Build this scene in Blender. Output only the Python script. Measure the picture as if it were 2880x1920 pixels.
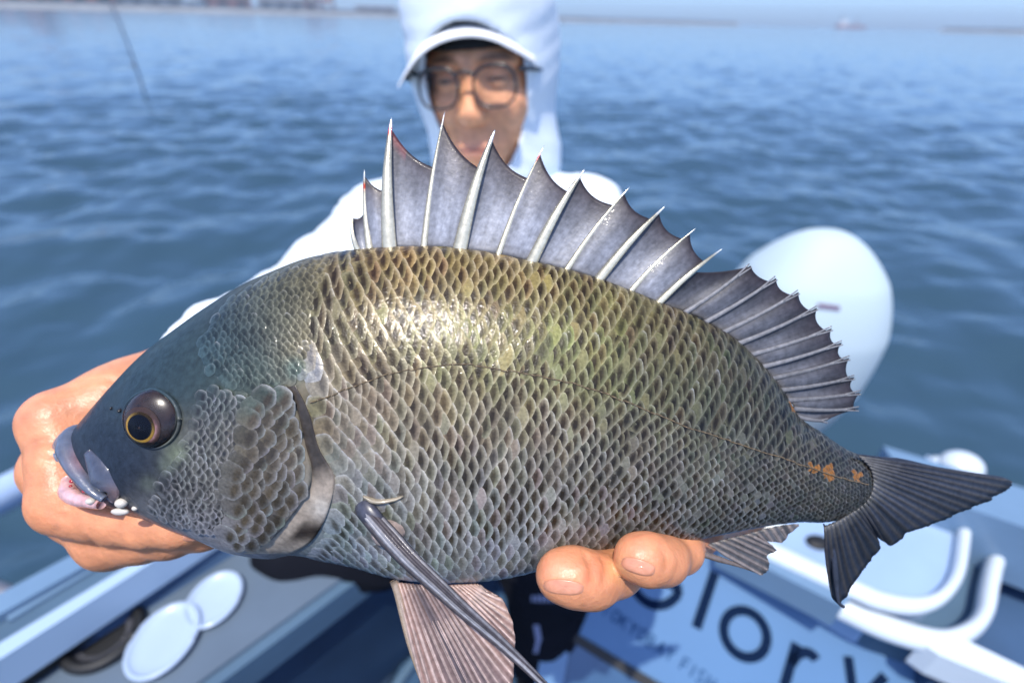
import bpy, bmesh, math, random
import numpy as np
from mathutils import Vector, Matrix
random.seed(7); rng = np.random.default_rng(7)
scene = bpy.context.scene
for o in list(bpy.data.objects): bpy.data.objects.remove(o)

# ------------------------------------------------------------------ camera
F = 1440.0                       # focal length in photograph pixels (18 mm on 36 mm)
CH = 1.60                        # camera height above the water
def rayc(px, py): return np.stack([(np.asarray(px, float)-1440)/F, -(np.asarray(py, float)-960)/F, -np.ones_like(np.asarray(px, float))], -1)
h0, h1 = rayc(0, 16), rayc(2880, 92)          # two points of the horizon
up = np.cross(h0, h1); up /= np.linalg.norm(up); up = up if up[1] > 0 else -up
fw = np.array([0, 0, -1.0]); fw = fw-up*fw.dot(up); fw /= np.linalg.norm(fw)
rt = np.cross(fw, up)
R = np.stack([rt, fw, up])       # rows: world axes in camera coordinates
C = np.array([0, 0, CH])
def c2w(p): return np.asarray(p) @ R.T + C
def at(px, py, d): return c2w(rayc(px, py)*np.asarray(d, float)[..., None])
def onz(px, py, z):
    r = rayc(px, py) @ R.T
    return C + r*((z-CH)/r[..., 2])[..., None]
cam = bpy.data.cameras.new('camera'); camo = bpy.data.objects.new('camera', cam); scene.collection.objects.link(camo)
cam.sensor_width = 36; cam.lens = 18; cam.clip_start = 0.01; cam.clip_end = 20000
m4 = Matrix.Identity(4)
for i in range(3):
    for j in range(3): m4[i][j] = R[i][j]
    m4[i][3] = C[i]
camo.matrix_world = m4
cam.dof.use_dof = True; cam.dof.focus_distance = 0.180; cam.dof.aperture_fstop = 5.6
scene.camera = camo

# ------------------------------------------------------------------ sky, sun, exposure
SUN_EL, SUN_AZ = math.radians(67), math.radians(193)     # azimuth clockwise from +Y (view direction)
world = bpy.data.worlds.new('World'); scene.world = world; world.use_nodes = True
nt = world.node_tree; bg = nt.nodes['Background']
sky = nt.nodes.new('ShaderNodeTexSky'); sky.sky_type = 'NISHITA'; sky.sun_disc = False
sky.sun_elevation = SUN_EL; sky.sun_rotation = SUN_AZ; sky.air_density = 0.60; sky.dust_density = 1.5; sky.ozone_density = 10.0
nt.links.new(sky.outputs[0], bg.inputs[0]); bg.inputs[1].default_value = 0.15
sun = bpy.data.lights.new('sun', 'SUN'); sun.energy = 2.3; sun.angle = math.radians(0.55); sun.color = (1.0, 0.93, 0.82)
suno = bpy.data.objects.new('sun', sun); scene.collection.objects.link(suno)
sd = Vector((math.sin(SUN_AZ)*math.cos(SUN_EL), math.cos(SUN_AZ)*math.cos(SUN_EL), math.sin(SUN_EL)))
suno.rotation_euler = sd.to_track_quat('Z', 'Y').to_euler(); suno.location = (0, -3, 6)
vs = scene.view_settings; vs.view_transform = 'Standard'; vs.look = 'None'; vs.exposure = 1.2; vs.gamma = 1

# ------------------------------------------------------------------ materials
def mat(name, base=(.5, .5, .5), rough=.5, metal=0., attr=None, coat=0., coatr=.05, bump=None, spec=.5, sss=0., sssr=(.01, .004, .002),
        alpha=1., trans=0., ior=1.45, noise=None, shine=0.):
    m = bpy.data.materials.new(name); m.use_nodes = True; n = m.node_tree.nodes; l = m.node_tree.links
    b = n['Principled BSDF']; I = b.inputs
    I['Base Color'].default_value = (*base, 1); I['Roughness'].default_value = rough; I['Metallic'].default_value = metal
    I['Coat Weight'].default_value = coat; I['Coat Roughness'].default_value = coatr; I['Specular IOR Level'].default_value = spec
    I['IOR'].default_value = ior; I['Alpha'].default_value = alpha; I['Transmission Weight'].default_value = trans
    if sss: I['Subsurface Weight'].default_value = sss; I['Subsurface Radius'].default_value = sssr; I['Subsurface Scale'].default_value = 1.0
    col = None
    if attr:
        a = n.new('ShaderNodeAttribute'); a.attribute_name = attr; col = a.outputs['Color']
        if shine:                              # alpha of the attribute: silvery edge of a scale
            mm = n.new('ShaderNodeMath'); mm.operation = 'MULTIPLY'; mm.inputs[1].default_value = shine; l.new(a.outputs['Alpha'], mm.inputs[0]); l.new(mm.outputs[0], I['Metallic'])
    tc = n.new('ShaderNodeNewGeometry')
    if noise:                                  # (scale, amount): fine mottling of the colour
        t = n.new('ShaderNodeTexNoise'); t.inputs['Scale'].default_value = noise[0]; t.inputs['Detail'].default_value = 4
        l.new(tc.outputs['Position'], t.inputs['Vector'])
        mr = n.new('ShaderNodeMapRange'); mr.inputs[3].default_value = 1-noise[1]; mr.inputs[4].default_value = 1+noise[1]
        mr.inputs[1].default_value = .25; mr.inputs[2].default_value = .75
        l.new(t.outputs['Fac'], mr.inputs[0])
        mx = n.new('ShaderNodeMix'); mx.data_type = 'RGBA'; mx.blend_type = 'MULTIPLY'; mx.inputs[0].default_value = 1
        if col: l.new(col, mx.inputs[6])
        else: mx.inputs[6].default_value = (*base, 1)
        l.new(mr.outputs[0], mx.inputs[7]); col = mx.outputs[2]
    if col: l.new(col, I['Base Color'])
    if bump:                                   # list of (scale, strength, distance)
        prev = None
        for s, st, di in bump:
            t = n.new('ShaderNodeTexNoise'); t.inputs['Scale'].default_value = s; t.inputs['Detail'].default_value = 3
            l.new(tc.outputs['Position'], t.inputs['Vector'])
            bn = n.new('ShaderNodeBump'); bn.inputs['Strength'].default_value = st; bn.inputs['Distance'].default_value = di
            l.new(t.outputs['Fac'], bn.inputs['Height'])
            if prev: l.new(prev.outputs[0], bn.inputs['Normal'])
            prev = bn
        l.new(prev.outputs[0], I['Normal'])
        if coat: l.new(prev.outputs[0], I['Coat Normal'])
    return m

# ------------------------------------------------------------------ object helpers
coll = scene.collection
def tag(o, label=None, cat=None, group=None, kind=None):
    if label: o['label'] = label
    if cat: o['category'] = cat
    if group: o['group'] = group
    if kind: o['kind'] = kind
    return o
def thing(name, loc, label, cat, group=None):
    o = bpy.data.objects.new(name, None); coll.objects.link(o); o.location = loc; o.empty_display_size = .05
    o['_org'] = [float(x) for x in loc]
    return tag(o, label, cat, group)
def mk(name, V, faces, material, parent=None, cols=None, smooth=True, label=None, kind=None):
    V = np.asarray(V, float).reshape(-1, 3)
    org = np.array(parent['_org']) if parent is not None and '_org' in parent else np.zeros(3)
    me = bpy.data.meshes.new(name)
    me.from_pydata((V-org).tolist(), [], faces if isinstance(faces, list) else faces.tolist())
    if cols is not None:
        cols = np.asarray(cols, float)
        if cols.ndim == 1: cols = np.tile(cols, (len(V), 1))
        a = me.color_attributes.new('Col', 'FLOAT_COLOR', 'POINT')
        a.data.foreach_set('color', (cols if cols.shape[1] == 4 else np.concatenate([cols[:, :3], np.ones((len(V), 1))], 1)).astype(np.float32).ravel())
    if smooth: me.polygons.foreach_set('use_smooth', [True]*len(me.polygons))
    me.materials.append(material); me.update()
    o = bpy.data.objects.new(name, me); coll.objects.link(o)
    if parent is not None: o.parent = parent; o['_org'] = org.tolist()
    if label: o['label'] = label
    if kind: o['kind'] = kind
    return o
def gridfaces(nu, nv, off=0, wrapv=False):
    f = []
    for i in range(nu-1):
        for j in range(nv if wrapv else nv-1):
            j2 = (j+1) % nv
            f.append((off+i*nv+j, off+(i+1)*nv+j, off+(i+1)*nv+j2, off+i*nv+j2))
    return f
def catmull(P, n=8):
    P = np.asarray(P, float); Q = np.vstack([2*P[0]-P[1], P, 2*P[-1]-P[-2]]); out = []
    for i in range(1, len(Q)-2):
        for t in np.linspace(0, 1, n, endpoint=False):
            p0, p1, p2, p3 = Q[i-1], Q[i], Q[i+1], Q[i+2]
            out.append(.5*((2*p1)+(-p0+p2)*t+(2*p0-5*p1+4*p2-p3)*t*t+(-p0+3*p1-3*p2+p3)*t**3))
    out.append(P[-1]); return np.array(out)
def resample(P, n):
    d = np.r_[0, np.cumsum(np.linalg.norm(np.diff(P, axis=0), axis=1))]; s = np.linspace(0, d[-1], n)
    return np.stack([np.interp(s, d, P[:, k]) for k in range(P.shape[1])], 1)
def tube(P, rad, ns=10, flat=1.0, side=None):
    """closed tube along P (N,3); rad (N,) ; flat = thickness ratio along `side` x tangent"""
    P = np.asarray(P, float); N = len(P); rad = np.broadcast_to(np.asarray(rad, float), (N,))
    T = np.gradient(P, axis=0); T /= np.linalg.norm(T, axis=1)[:, None]+1e-12
    if side is None:
        side = np.array([0.31, 0.22, 0.92]); side = side if abs(side.dot(T[0])) < .9 else np.array([1., 0, 0])
    A = np.cross(T, side); A /= np.linalg.norm(A, axis=1)[:, None]; Bv = np.cross(A, T)
    th = np.linspace(0, 2*np.pi, ns, endpoint=False)
    V = P[:, None]+rad[:, None, None]*(np.cos(th)[None, :, None]*A[:, None]+flat*np.sin(th)[None, :, None]*Bv[:, None])
    V = V.reshape(-1, 3); f = gridfaces(N, ns, 0, True)
    V = np.vstack([V, P[0], P[-1]]); a, b = N*ns, N*ns+1
    for j in range(ns):
        f.append((a, (j+1) % ns, j)); f.append((b, (N-1)*ns+j, (N-1)*ns+(j+1) % ns))
    return V, f
def join(parts):
    Vs, Fs, o = [], [], 0
    for V, f in parts:
        Vs.append(V); Fs += [tuple(i+o for i in q) for q in f]; o += len(V)
    return np.vstack(Vs), Fs
def ball(c, r, ax=None, nu=16, nv=10):
    r = np.broadcast_to(np.asarray(r, float), (3,)); th = np.linspace(0, np.pi, nv); ph = np.linspace(0, 2*np.pi, nu, endpoint=False)
    V = np.stack([np.outer(np.sin(th), np.cos(ph)), np.outer(np.sin(th), np.sin(ph)), np.outer(np.cos(th), np.ones(nu))], -1).reshape(-1, 3)*r
    if ax is not None: V = V @ np.asarray(ax)            # rows of ax: local axes in world
    return V+np.asarray(c), gridfaces(nv, nu, 0, True)
def prism(poly, z0, z1, bev=0.0):
    """horizontal polygon (N,2 or 3) between two heights, with a chamfered upper rim"""
    P = np.asarray(poly, float)[:, :2]; n = len(P); cen = P.mean(0)
    rings = [(P, z0), (P, z1-bev)]
    if bev:
        d = cen-P; L = np.linalg.norm(d, axis=1)[:, None]; rings.append((P+d/L*bev, z1))
    V = np.vstack([np.c_[q, np.full(n, z)] for q, z in rings]); f = []
    for k in range(len(rings)-1):
        for j in range(n): f.append((k*n+j, k*n+(j+1) % n, (k+1)*n+(j+1) % n, (k+1)*n+j))
    f.append(tuple(range(n-1, -1, -1))); f.append(tuple((len(rings)-1)*n+j for j in range(n)))
    return V, f
def frame_from(n, t):
    n = n/np.linalg.norm(n); t = t-n*t.dot(n); t = t/np.linalg.norm(t); return np.stack([t, np.cross(n, t), n])

# signed distance fields and surface nets for bodies and cloth
def sd_cap(P, a, b, ra, rb):
    a, b = np.asarray(a, np.float32), np.asarray(b, np.float32); ba = b-a; pa = P-a
    h = np.clip((pa @ ba)/max(ba @ ba, 1e-9), 0, 1)
    return np.linalg.norm(pa-h[..., None]*ba, axis=-1)-(ra+(rb-ra)*h)
def sd_ell(P, c, r, ax=None):
    q = P-np.asarray(c, np.float32)
    if ax is not None: q = q @ np.asarray(ax, np.float32).T
    r = np.asarray(r, np.float32); k0 = np.linalg.norm(q/r, axis=-1); k1 = np.linalg.norm(q/(r*r), axis=-1)+1e-9
    return k0*(k0-1)/k1
def smin(a, b, k):
    h = np.clip(.5+.5*(b-a)/k, 0, 1); return b+(a-b)*h-k*h*(1-h)
def smax(a, b, k): return -smin(-a, -b, k)
def chain(P, pts, k=.01, d=None):
    for (a, ra), (b, rb) in zip(pts[:-1], pts[1:]):
        e = sd_cap(P, a, b, ra, rb); d = e if d is None else smin(d, e, k)
    return d
def nets(fn, lo, hi, h):
    lo, hi = np.asarray(lo, np.float32), np.asarray(hi, np.float32); n = np.ceil((hi-lo)/h).astype(int)+1
    ax = [lo[k]+h*np.arange(n[k], dtype=np.float32) for k in range(3)]
    G = np.stack(np.meshgrid(*ax, indexing='ij'), -1); v = fn(G).astype(np.float32); ins = v < 0
    c = [ins[i:n[0]-1+i, j:n[1]-1+j, k:n[2]-1+k] for i in (0, 1) for j in (0, 1) for k in (0, 1)]
    s = sum(x.astype(np.int8) for x in c); act = (s > 0) & (s < 8)
    idx = -np.ones(act.shape, int); I = np.argwhere(act); idx[act] = np.arange(len(I))
    acc = np.zeros((len(I), 3)); cnt = np.zeros(len(I))
    cor = [(i, j, k) for i in (0, 1) for j in (0, 1) for k in (0, 1)]
    for p in range(8):
        for q in range(p+1, 8):
            if sum(abs(a-b) for a, b in zip(cor[p], cor[q])) != 1: continue
            A = I+np.array(cor[p]); B = I+np.array(cor[q]); va = v[A[:, 0], A[:, 1], A[:, 2]]; vb = v[B[:, 0], B[:, 1], B[:, 2]]
            m = (va < 0) != (vb < 0); t = np.where(m, va/np.where(m, va-vb, 1), 0)
            acc += np.where(m[:, None], A+t[:, None]*(B-A), 0); cnt += m
    V = acc/cnt[:, None]*h+lo; faces = []
    for k in range(3):
        o = [0, 0, 0]; o[k] = 1; sl0 = [slice(1, n[q]-1) for q in range(3)]; sl1 = list(sl0)
        sl0[k] = slice(0, n[k]-1); sl1[k] = slice(1, n[k])
        a, b = ins[tuple(sl0)], ins[tuple(sl1)]; ch = np.argwhere(a != b)
        if not len(ch): continue
        flip = a[ch[:, 0], ch[:, 1], ch[:, 2]]
        off = np.array([0 if q == k else 1 for q in range(3)]); E = ch+off
        u, w = (k+1) % 3, (k+2) % 3; q4 = []
        for du, dw in ((-1, -1), (0, -1), (0, 0), (-1, 0)):
            T = E.copy(); T[:, u] += du; T[:, w] += dw; q4.append(idx[T[:, 0], T[:, 1], T[:, 2]])
        q4 = np.stack(q4, 1); q4[~flip] = q4[~flip][:, ::-1]; faces.append(q4)
    return V, np.vstack(faces)
PX = lambda d: d/F                               # metres per photograph pixel at a depth

# ================================================================== WATER
def water():
    r = np.concatenate([np.linspace(.9, 14, 190), 14*np.power(1.022, np.arange(1, 130)), np.geomspace(260, 2500, 18)])
    na = 620; ang = np.linspace(-math.pi, math.pi, na, endpoint=False)
    ang = ang-.62*np.sin(ang)                     # finer in the direction of view (+Y)
    X = np.outer(r, np.sin(ang)); Y = np.outer(r, np.cos(ang)); Z = np.zeros_like(X)
    w = np.random.default_rng(3)
    for k in range(70):
        lam = .22*(12 ** w.random()); th = w.normal(.12, .75); amp = .0033*lam**.95*(.5+w.random())
        kx, ky = math.sin(th)*2*math.pi/lam, -math.cos(th)*2*math.pi/lam
        fade = np.clip(1.6-r/(lam*55), 0, 1)[:, None]
        p = kx*X+ky*Y+w.random()*6.28
        Z += amp*fade*(np.sin(p)+.28*np.sin(2*p+1.57))
    f = gridfaces(len(r), na, 0, True)
    V = np.stack([X, Y, Z], -1).reshape(-1, 3)
    V = np.vstack([V, [0, 0, -.3]])
    m = bpy.data.materials.new('sea_water'); m.use_nodes = True; n = m.node_tree.nodes; l = m.node_tree.links; b = n['Principled BSDF'].inputs
    b['Base Color'].default_value = (.028, .060, .088, 1); b['Roughness'].default_value = .10; b['IOR'].default_value = 1.33; b['Specular IOR Level'].default_value = .5
    g = n.new('ShaderNodeNewGeometry'); prev = None
    for sc, st, di, sx in ((9.0, .32, .016, (1, 1.0, 1)), (2.2, .18, .05, (.7, 1.3, 1)), (.35, .10, .22, (.6, 1.4, 1)), (.06, .05, .8, (.6, 1.5, 1))):
        mp = n.new('ShaderNodeMapping'); mp.inputs['Scale'].default_value = sx; l.new(g.outputs['Position'], mp.inputs[0])
        t = n.new('ShaderNodeTexNoise'); t.inputs['Scale'].default_value = sc; t.inputs['Detail'].default_value = 3; l.new(mp.outputs[0], t.inputs[0])
        bn = n.new('ShaderNodeBump'); bn.inputs['Strength'].default_value = st; bn.inputs['Distance'].default_value = di; l.new(t.outputs['Fac'], bn.inputs['Height'])
        if prev: l.new(prev.outputs[0], bn.inputs['Normal'])
        prev = bn
    l.new(prev.outputs[0], b['Normal'])
    o = mk('water', V, f, m); tag(o, 'rippled blue sea water reaching to the horizon', kind='structure')
water()

# ================================================================== FAR SHORE
def far(px, dist):                               # point on the water below pixel column px at a distance
    d = rayc(px, 60) @ R.T; d = np.array([d[0], d[1]]); d /= np.linalg.norm(d); return d*dist
M_conc = mat('breakwater_concrete', (.22, .23, .24), .85, noise=(.15, .25))
M_rust = mat('rusty_red_cladding', (.30, .12, .10), .7, noise=(.2, .25)); M_shed = mat('grey_cladding', (.30, .31, .33), .6, noise=(.2, .2))
M_roof = mat('dark_roof', (.12, .11, .12), .7, noise=(.2, .2)); M_steel = mat('crane_steel', (.28, .10, .08), .5, noise=(.3, .2)); M_white = mat('white_paint', (.8, .8, .78), .4)
M_glassd = mat('dark_glass', (.03, .04, .05), .1)
def wallstrip(name, p0, p1, n, wid, hfun, label, cat, group=None):
    P0, P1 = far(*p0), far(*p1); t = thing(name, (*(P0*.5+P1*.5), 0), label, cat, group)
    tdir = (P1-P0)/np.linalg.norm(P1-P0); nr = np.array([-tdir[1], tdir[0]])
    V, f = [], []; q = np.random.default_rng(11)
    for i in range(n+1):
        c = P0+(P1-P0)*i/n; h = hfun(i/n)*(1+q.normal()*.05)
        for s, z in ((-1.6, -1), (-1, h*.62), (-.55, h*.66), (-.5, h), (.5, h), (1.4, -1)): V.append((*(c+nr*wid*s*.5), z))
    mk('wall', V, gridfaces(n+1, 6), M_conc, t, smooth=False)
    V2, f2 = [], []
    for i in range(n+1):                         # coping along the parapet
        c = P0+(P1-P0)*i/n; h = hfun(i/n)*1.03+.05
        for s, z in ((-.6, h), (-.6, h+.35), (.6, h+.35), (.6, h)): V2.append((*(c+nr*wid*s*.5), z))
    mk('coping', V2, gridfaces(n+1, 4), M_shed, t, smooth=False)
    return t
wallstrip('breakwater', (-900, 560), (2068, 900), 60, 12, lambda s: 5.2-1.0*s, 'long low grey breakwater running out from the industrial shore', 'breakwater')
wallstrip('breakwater', (2670, 760), (3600, 640), 24, 12, lambda s: 3.2+1.2*s, 'short grey breakwater by itself at the right end of the horizon, off the open sea', 'breakwater')
def box(c, sx, sy, z0, z1, ang=0.):
    ca, sa = math.cos(ang), math.sin(ang); q = [(-1, -1), (1, -1), (1, 1), (-1, 1)]
    P = [(c[0]+sx*.5*a*ca-sy*.5*b*sa, c[1]+sx*.5*a*sa+sy*.5*b*ca) for a, b in q]; return prism(P, z0, z1)
def warehouse(px, dist, w, h, m, label, gable=True):
    c = far(px, dist); a = -math.atan2(c[0], c[1])*.9; t = thing('warehouse', (*c, 0), label, 'warehouse', 'warehouses along the far shore')
    mk('wall', *box(c, w, 22, -1, h, a), m, t, smooth=False)
    ca, sa = math.cos(a), math.sin(a); V = []
    for s in (-1, 1):
        for yy, z in ((-1, h+.02), (0, h+(w*.06 if gable else 1.0)), (1, h+.02)): V.append((c[0]+s*w*.51*ca-yy*12*sa, c[1]+s*w*.51*sa+yy*12*ca, z))
    mk('roof', V, [(0, 1, 4, 3), (1, 2, 5, 4), (0, 2, 1), (3, 4, 5), (0, 3, 5, 2)], M_roof, t, smooth=False)
    nd = max(2, int(w/14))
    for k in range(nd):
        x = (k+.5)/nd*w-w/2; cc = np.array([c[0]+x*ca+11.1*sa, c[1]+x*sa-11.1*ca])
        mk('door', *box(cc, w/nd*.5, .5, 4.4, 4.4+h*.42, a), M_glassd, t, smooth=False)
def crane(px, dist, h, m, label):
    c = far(px, dist); t = thing('harbour_crane', (*c, 0), label, 'crane', 'cranes along the far shore')
    for sx in (-1, 1):
        for sy in (-1, 1):
            mk('leg', *tube([(c[0]+sx*7, c[1]+sy*6, -1), (c[0]+sx*4.5, c[1]+sy*4, h*.72)], .9, 6), m, t)
    mk('portal_beam', *box(c, 11, 10, h*.70, h*.78), m, t, smooth=False)
    mk('cabin', *box(c+np.array([2, -3]), 5, 5, h*.60, h*.70), M_white, t, smooth=False)
    mk('jib', *tube([(c[0]-14, c[1], h*.80), (c[0], c[1], h*.84), (c[0]+26, c[1]-6, h*1.25)], [1.0, 1.4, .5], 6), m, t)
    mk('mast', *tube([(c[0], c[1], h*.74), (c[0], c[1], h*1.08)], .9, 6), m, t)
    mk('stay', *tube([(c[0]-14, c[1], h*.81), (c[0], c[1], h*1.08), (c[0]+26, c[1]-6, h*1.25)], .25, 5), m, t)
L = [(-260, 640, 70, 17, M_rust, 'tall rust-red warehouse at the outer end of the shore'), (40, 650, 62, 20, M_rust, 'highest rust-red warehouse, close to the leaning pole'),
     (250, 640, 48, 15, M_rust, 'rust-red warehouse next to the highest one'), (430, 690, 60, 11, M_shed, 'long grey warehouse between the rust-red sheds'),
     (640, 700, 52, 13, M_rust, 'dull red warehouse beside a white tank'), (820, 720, 60, 12, M_shed, 'grey warehouse beneath the red crane'),
     (1060, 740, 46, 8, M_shed, 'lowest grey warehouse, near the edge of the white hood')]
for a in L: warehouse(*a)
crane(885, 690, 25, M_steel, 'dark red harbour crane over the grey warehouse'); crane(930, 720, 19, M_steel, 'smaller red harbour crane behind the bigger one')
crane(120, 620, 32, M_steel, 'tallest harbour crane by the highest rust-red warehouse')
c = far(560, 640); t = thing('storage_tank', (*c, 0), 'white storage tank between two warehouses on the shore', 'tank')
mk('shell', *tube([(*c, -1), (*c, 10)], 8, 24), M_white, t); mk('roof', *tube([(*c, 10), (*c, 11), (*c, 11.8)], [8.2, 5, 1], 24), M_shed, t)
c = far(2392, 1500); t = thing('ship', (*c, 0), 'distant ship on the open horizon between the two breakwaters', 'ship')
hull = np.array([(-28, -5), (24, -5), (38, 0), (24, 5), (-28, 5)])+c
mk('hull', *prism(hull, -1, 6, .4), M_steel, t, smooth=False); mk('deckhouse', *box(c+np.array([-14, 0]), 14, 8, 6, 17), M_white, t, smooth=False)
mk('mast', *tube([(c[0]+14, c[1], 6), (c[0]+14, c[1], 22)], .9, 6), M_steel, t); mk('funnel', *tube([(c[0]-20, c[1], 16), (c[0]-21, c[1], 23)], [1.8, 1.5], 10), M_roof, t)
# leaning pole in the water
b0 = onz(418, 300, -.4); d0 = np.linalg.norm((b0-C) @ R[:, 2] if False else (b0-C)); e = at(296, -30, 10.6)
t = thing('mooring_pole', (*b0[:2], 0), 'thin grey pole leaning in the open water in front of the warehouses', 'pole')
mk('pole', *tube(resample(catmull([b0, b0*.5+e*.5+np.array([.05, 0, 0]), e]), 14), np.linspace(.032, .018, 14), 10), mat('weathered_pole', (.30, .32, .35), .7, noise=(4, .3)), t)
mk('collar', *tube([b0*.62+e*.38, b0*.6+e*.4], .038, 10), M_roof, t)

# ================================================================== FISH
# measured on the photograph as the outline of the fish's middle plane, which stands square to the view 0.2 m away (fish about 0.37 m long)
TOPP = [(205, 1235), (220, 1206), (282, 1133), (355, 1053), (429, 980), (502, 924), (588, 863), (686, 802), (784, 757), (882, 722), (1004, 705), (1102, 698), (1224, 696), (1347, 708),
        (1469, 732), (1592, 759), (1714, 796), (1837, 845), (1959, 894), (2057, 949), (2131, 1016), (2192, 1090), (2241, 1169), (2302, 1212), (2336, 1237), (2382, 1264), (2428, 1280), (2485, 1290)]
BOTP = [(205, 1262), (230, 1335), (260, 1388), (300, 1418), (350, 1437), (408, 1450), (484, 1482), (561, 1510), (637, 1543), (688, 1558), (765, 1567), (826, 1557), (895, 1566), (1000, 1587), (1106, 1617),
        (1211, 1630), (1292, 1630), (1373, 1626), (1454, 1613), (1520, 1596), (1620, 1570), (1750, 1545), (1890, 1530), (2000, 1505), (2140, 1478), (2240, 1465), (2310, 1466), (2400, 1455), (2485, 1432)]
LATP = [(820, 1130), (900, 1118), (980, 1100), (1041, 1075), (1102, 1053), (1163, 1035), (1249, 1022), (1322, 1017), (1408, 1028), (1531, 1051), (1653, 1084), (1776, 1133), (1898, 1182), (2020, 1224), (2143, 1264), (2265, 1308), (2388, 1345), (2485, 1362)]
WP = [(205, .004), (230, .0085), (300, .0135), (430, .0195), (600, .0245), (800, .0275), (1100, .029), (1400, .0265), (1700, .0215), (2000, .0145), (2250, .009), (2400, .0052), (2450, .0032), (2485, .0012)]
def cfun(P):
    Q = catmull(P, 10); return lambda u: np.interp(u, Q[:, 0], Q[:, 1])
Top, Bot, Lat, Wd = cfun(TOPP), cfun(BOTP), cfun(LATP), cfun(WP)
def Dm(u):
    u = np.asarray(u, float); return .2+.024*np.clip((u-1700)/1100, 0, None)**2+.006*np.clip((520-u)/400, 0, None)**2
def Bul(u, v):
    tt, bb = Top(u), Bot(u); t = np.clip((v-tt)/(bb-tt)*2-1, -1, 1)
    g = np.power(np.clip(1-np.abs(t)**2.15, 0, 1), .60)
    rel = lambda x, y, s, a: a*np.exp(-((u-x)**2+(v-y)**2)/(2*s*s))
    return g*(Wd(u)+rel(490, 1130, 60, .0014)-rel(350, 1240, 45, .0012)-rel(915, 1210, 36, .0018)+rel(720, 1020, 120, .0009)+rel(1075, 1330, 60, .0014)-rel(1000, 1480, 60, .001))
def S(u, v, off=0.):                              # near skin of the fish, camera coordinates
    u = np.asarray(u, float); v = np.asarray(v, float)
    def s(u, v):
        D = Dm(u); return np.stack([(u-1440)/F*D, -(v-960)/F*D, -D+Bul(u, v)], -1)
    p = s(u, v)
    if np.any(off):
        e = 3.; a = s(u+e, v)-s(u-e, v); b = s(u, v+e)-s(u, v-e); n = np.cross(b, a); n /= np.linalg.norm(n, axis=-1)[..., None]+1e-12
        n *= np.sign(n[..., 2:3]+1e-9); p = p+n*np.asarray(off)[..., None]
    return p
def mid(u, v, b=0.):
    u = np.asarray(u, float); v = np.asarray(v, float); D = Dm(u); return c2w(np.stack([(u-1440)/F*D, -(v-960)/F*D, -D+b+0*u], -1))
def proj(p): return 1440+F*p[..., 0]/-p[..., 2], 960-F*p[..., 1]/-p[..., 2]
def uv(px, py):                                  # middle-plane coordinates of the skin point seen at a pixel
    px = np.asarray(px, float); py = np.asarray(py, float); u, v = px.copy(), py.copy()
    for _ in range(14):
        k = 1-Bul(u, v)/Dm(u); u = .5*u+.5*(1440+(px-1440)*k); v = .5*v+.5*(960+(py-960)*k)
    return u, v
def sk(px, py, off=0.): u, v = uv(px, py); return c2w(S(u, v, off))

PIG = np.array([  # x, y, skin pigment r g b, reach
 (250, 1250, .050, .075, .105, 90), (340, 1300, .045, .062, .090, 90), (380, 1080, .045, .085, .100, 90), (500, 980, .055, .105, .115, 90), (600, 1040, .07, .115, .105, 90), (640, 880, .065, .10, .105, 90),
 (780, 820, .11, .125, .105, 100), (920, 760, .16, .15, .10, 100), (1100, 760, .30, .24, .13, 120), (1350, 790, .27, .225, .125, 120), (1600, 860, .22, .20, .11, 120), (1850, 950, .13, .125, .085, 100), (2050, 1050, .075, .085, .075, 90), (2200, 1180, .06, .07, .07, 80),
 (1000, 950, .24, .21, .13, 110), (1300, 950, .24, .24, .11, 110), (1600, 1000, .21, .23, .10, 110), (1850, 1120, .14, .15, .09, 100), (2000, 1200, .10, .11, .085, 90), (2250, 1310, .085, .085, .075, 80), (2400, 1370, .055, .06, .065, 80),
 (950, 1180, .26, .235, .20, 100), (1200, 1180, .28, .245, .175, 110), (1500, 1200, .25, .225, .17, 110), (1800, 1300, .17, .16, .14, 100), (2050, 1350, .13, .135, .13, 90),
 (1000, 1400, .24, .27, .30, 90), (1250, 1400, .27, .28, .285, 110), (1550, 1400, .22, .23, .245, 110), (1850, 1440, .15, .17, .20, 90), (2150, 1440, .10, .12, .15, 80),
 (950, 1550, .26, .34, .44, 60), (1200, 1580, .32, .39, .48, 80), (1450, 1560, .27, .32, .40, 80), (420, 1440, .30, .33, .42, 45), (560, 1490, .36, .38, .50, 50), (680, 1550, .42, .44, .56, 50),
 (560, 1250, .13, .14, .14, 70), (600, 1380, .15, .155, .165, 70), (760, 1250, .20, .175, .13, 80), (750, 1420, .21, .20, .21, 80), (700, 1080, .09, .125, .12, 60), (420, 1400, .07, .075, .10, 60)])
PIG = np.vstack([PIG, [(500, 1275, .26, .34, .26, 22), (470, 1310, .20, .26, .24, 16), (418, 1362, .20, .26, .24, 16), (884, 1160, .07, .07, .02, 30), (835, 1040, .09, .17, .18, 22), (770, 1108, .09, .17, .18, 20), (725, 1150, .09, .16, .17, 18)]]); PIG[:, 2:5] *= np.array([.74, .68, .56]); PIG[:6, 2:5] *= np.array([.58, .64, .88]); PIG[-8, 2:5] *= .6; PIG[8:14, 2:5] *= np.array([1.1, 1.02, .88])  # the first added spots paint the shimmer below the eye
def pig(px, py):
    px = np.asarray(px, float)[..., None]; py = np.asarray(py, float)[..., None]
    w = np.exp(-((px-PIG[:, 0])**2+(py-PIG[:, 1])**2)/(2*(PIG[:, 5]*.9)**2))+1e-9/((px-PIG[:, 0])**2+(py-PIG[:, 1])**2+1)
    return (w[..., None]*PIG[:, 2:5]).sum(-2)/w.sum(-1)[..., None]

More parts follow.
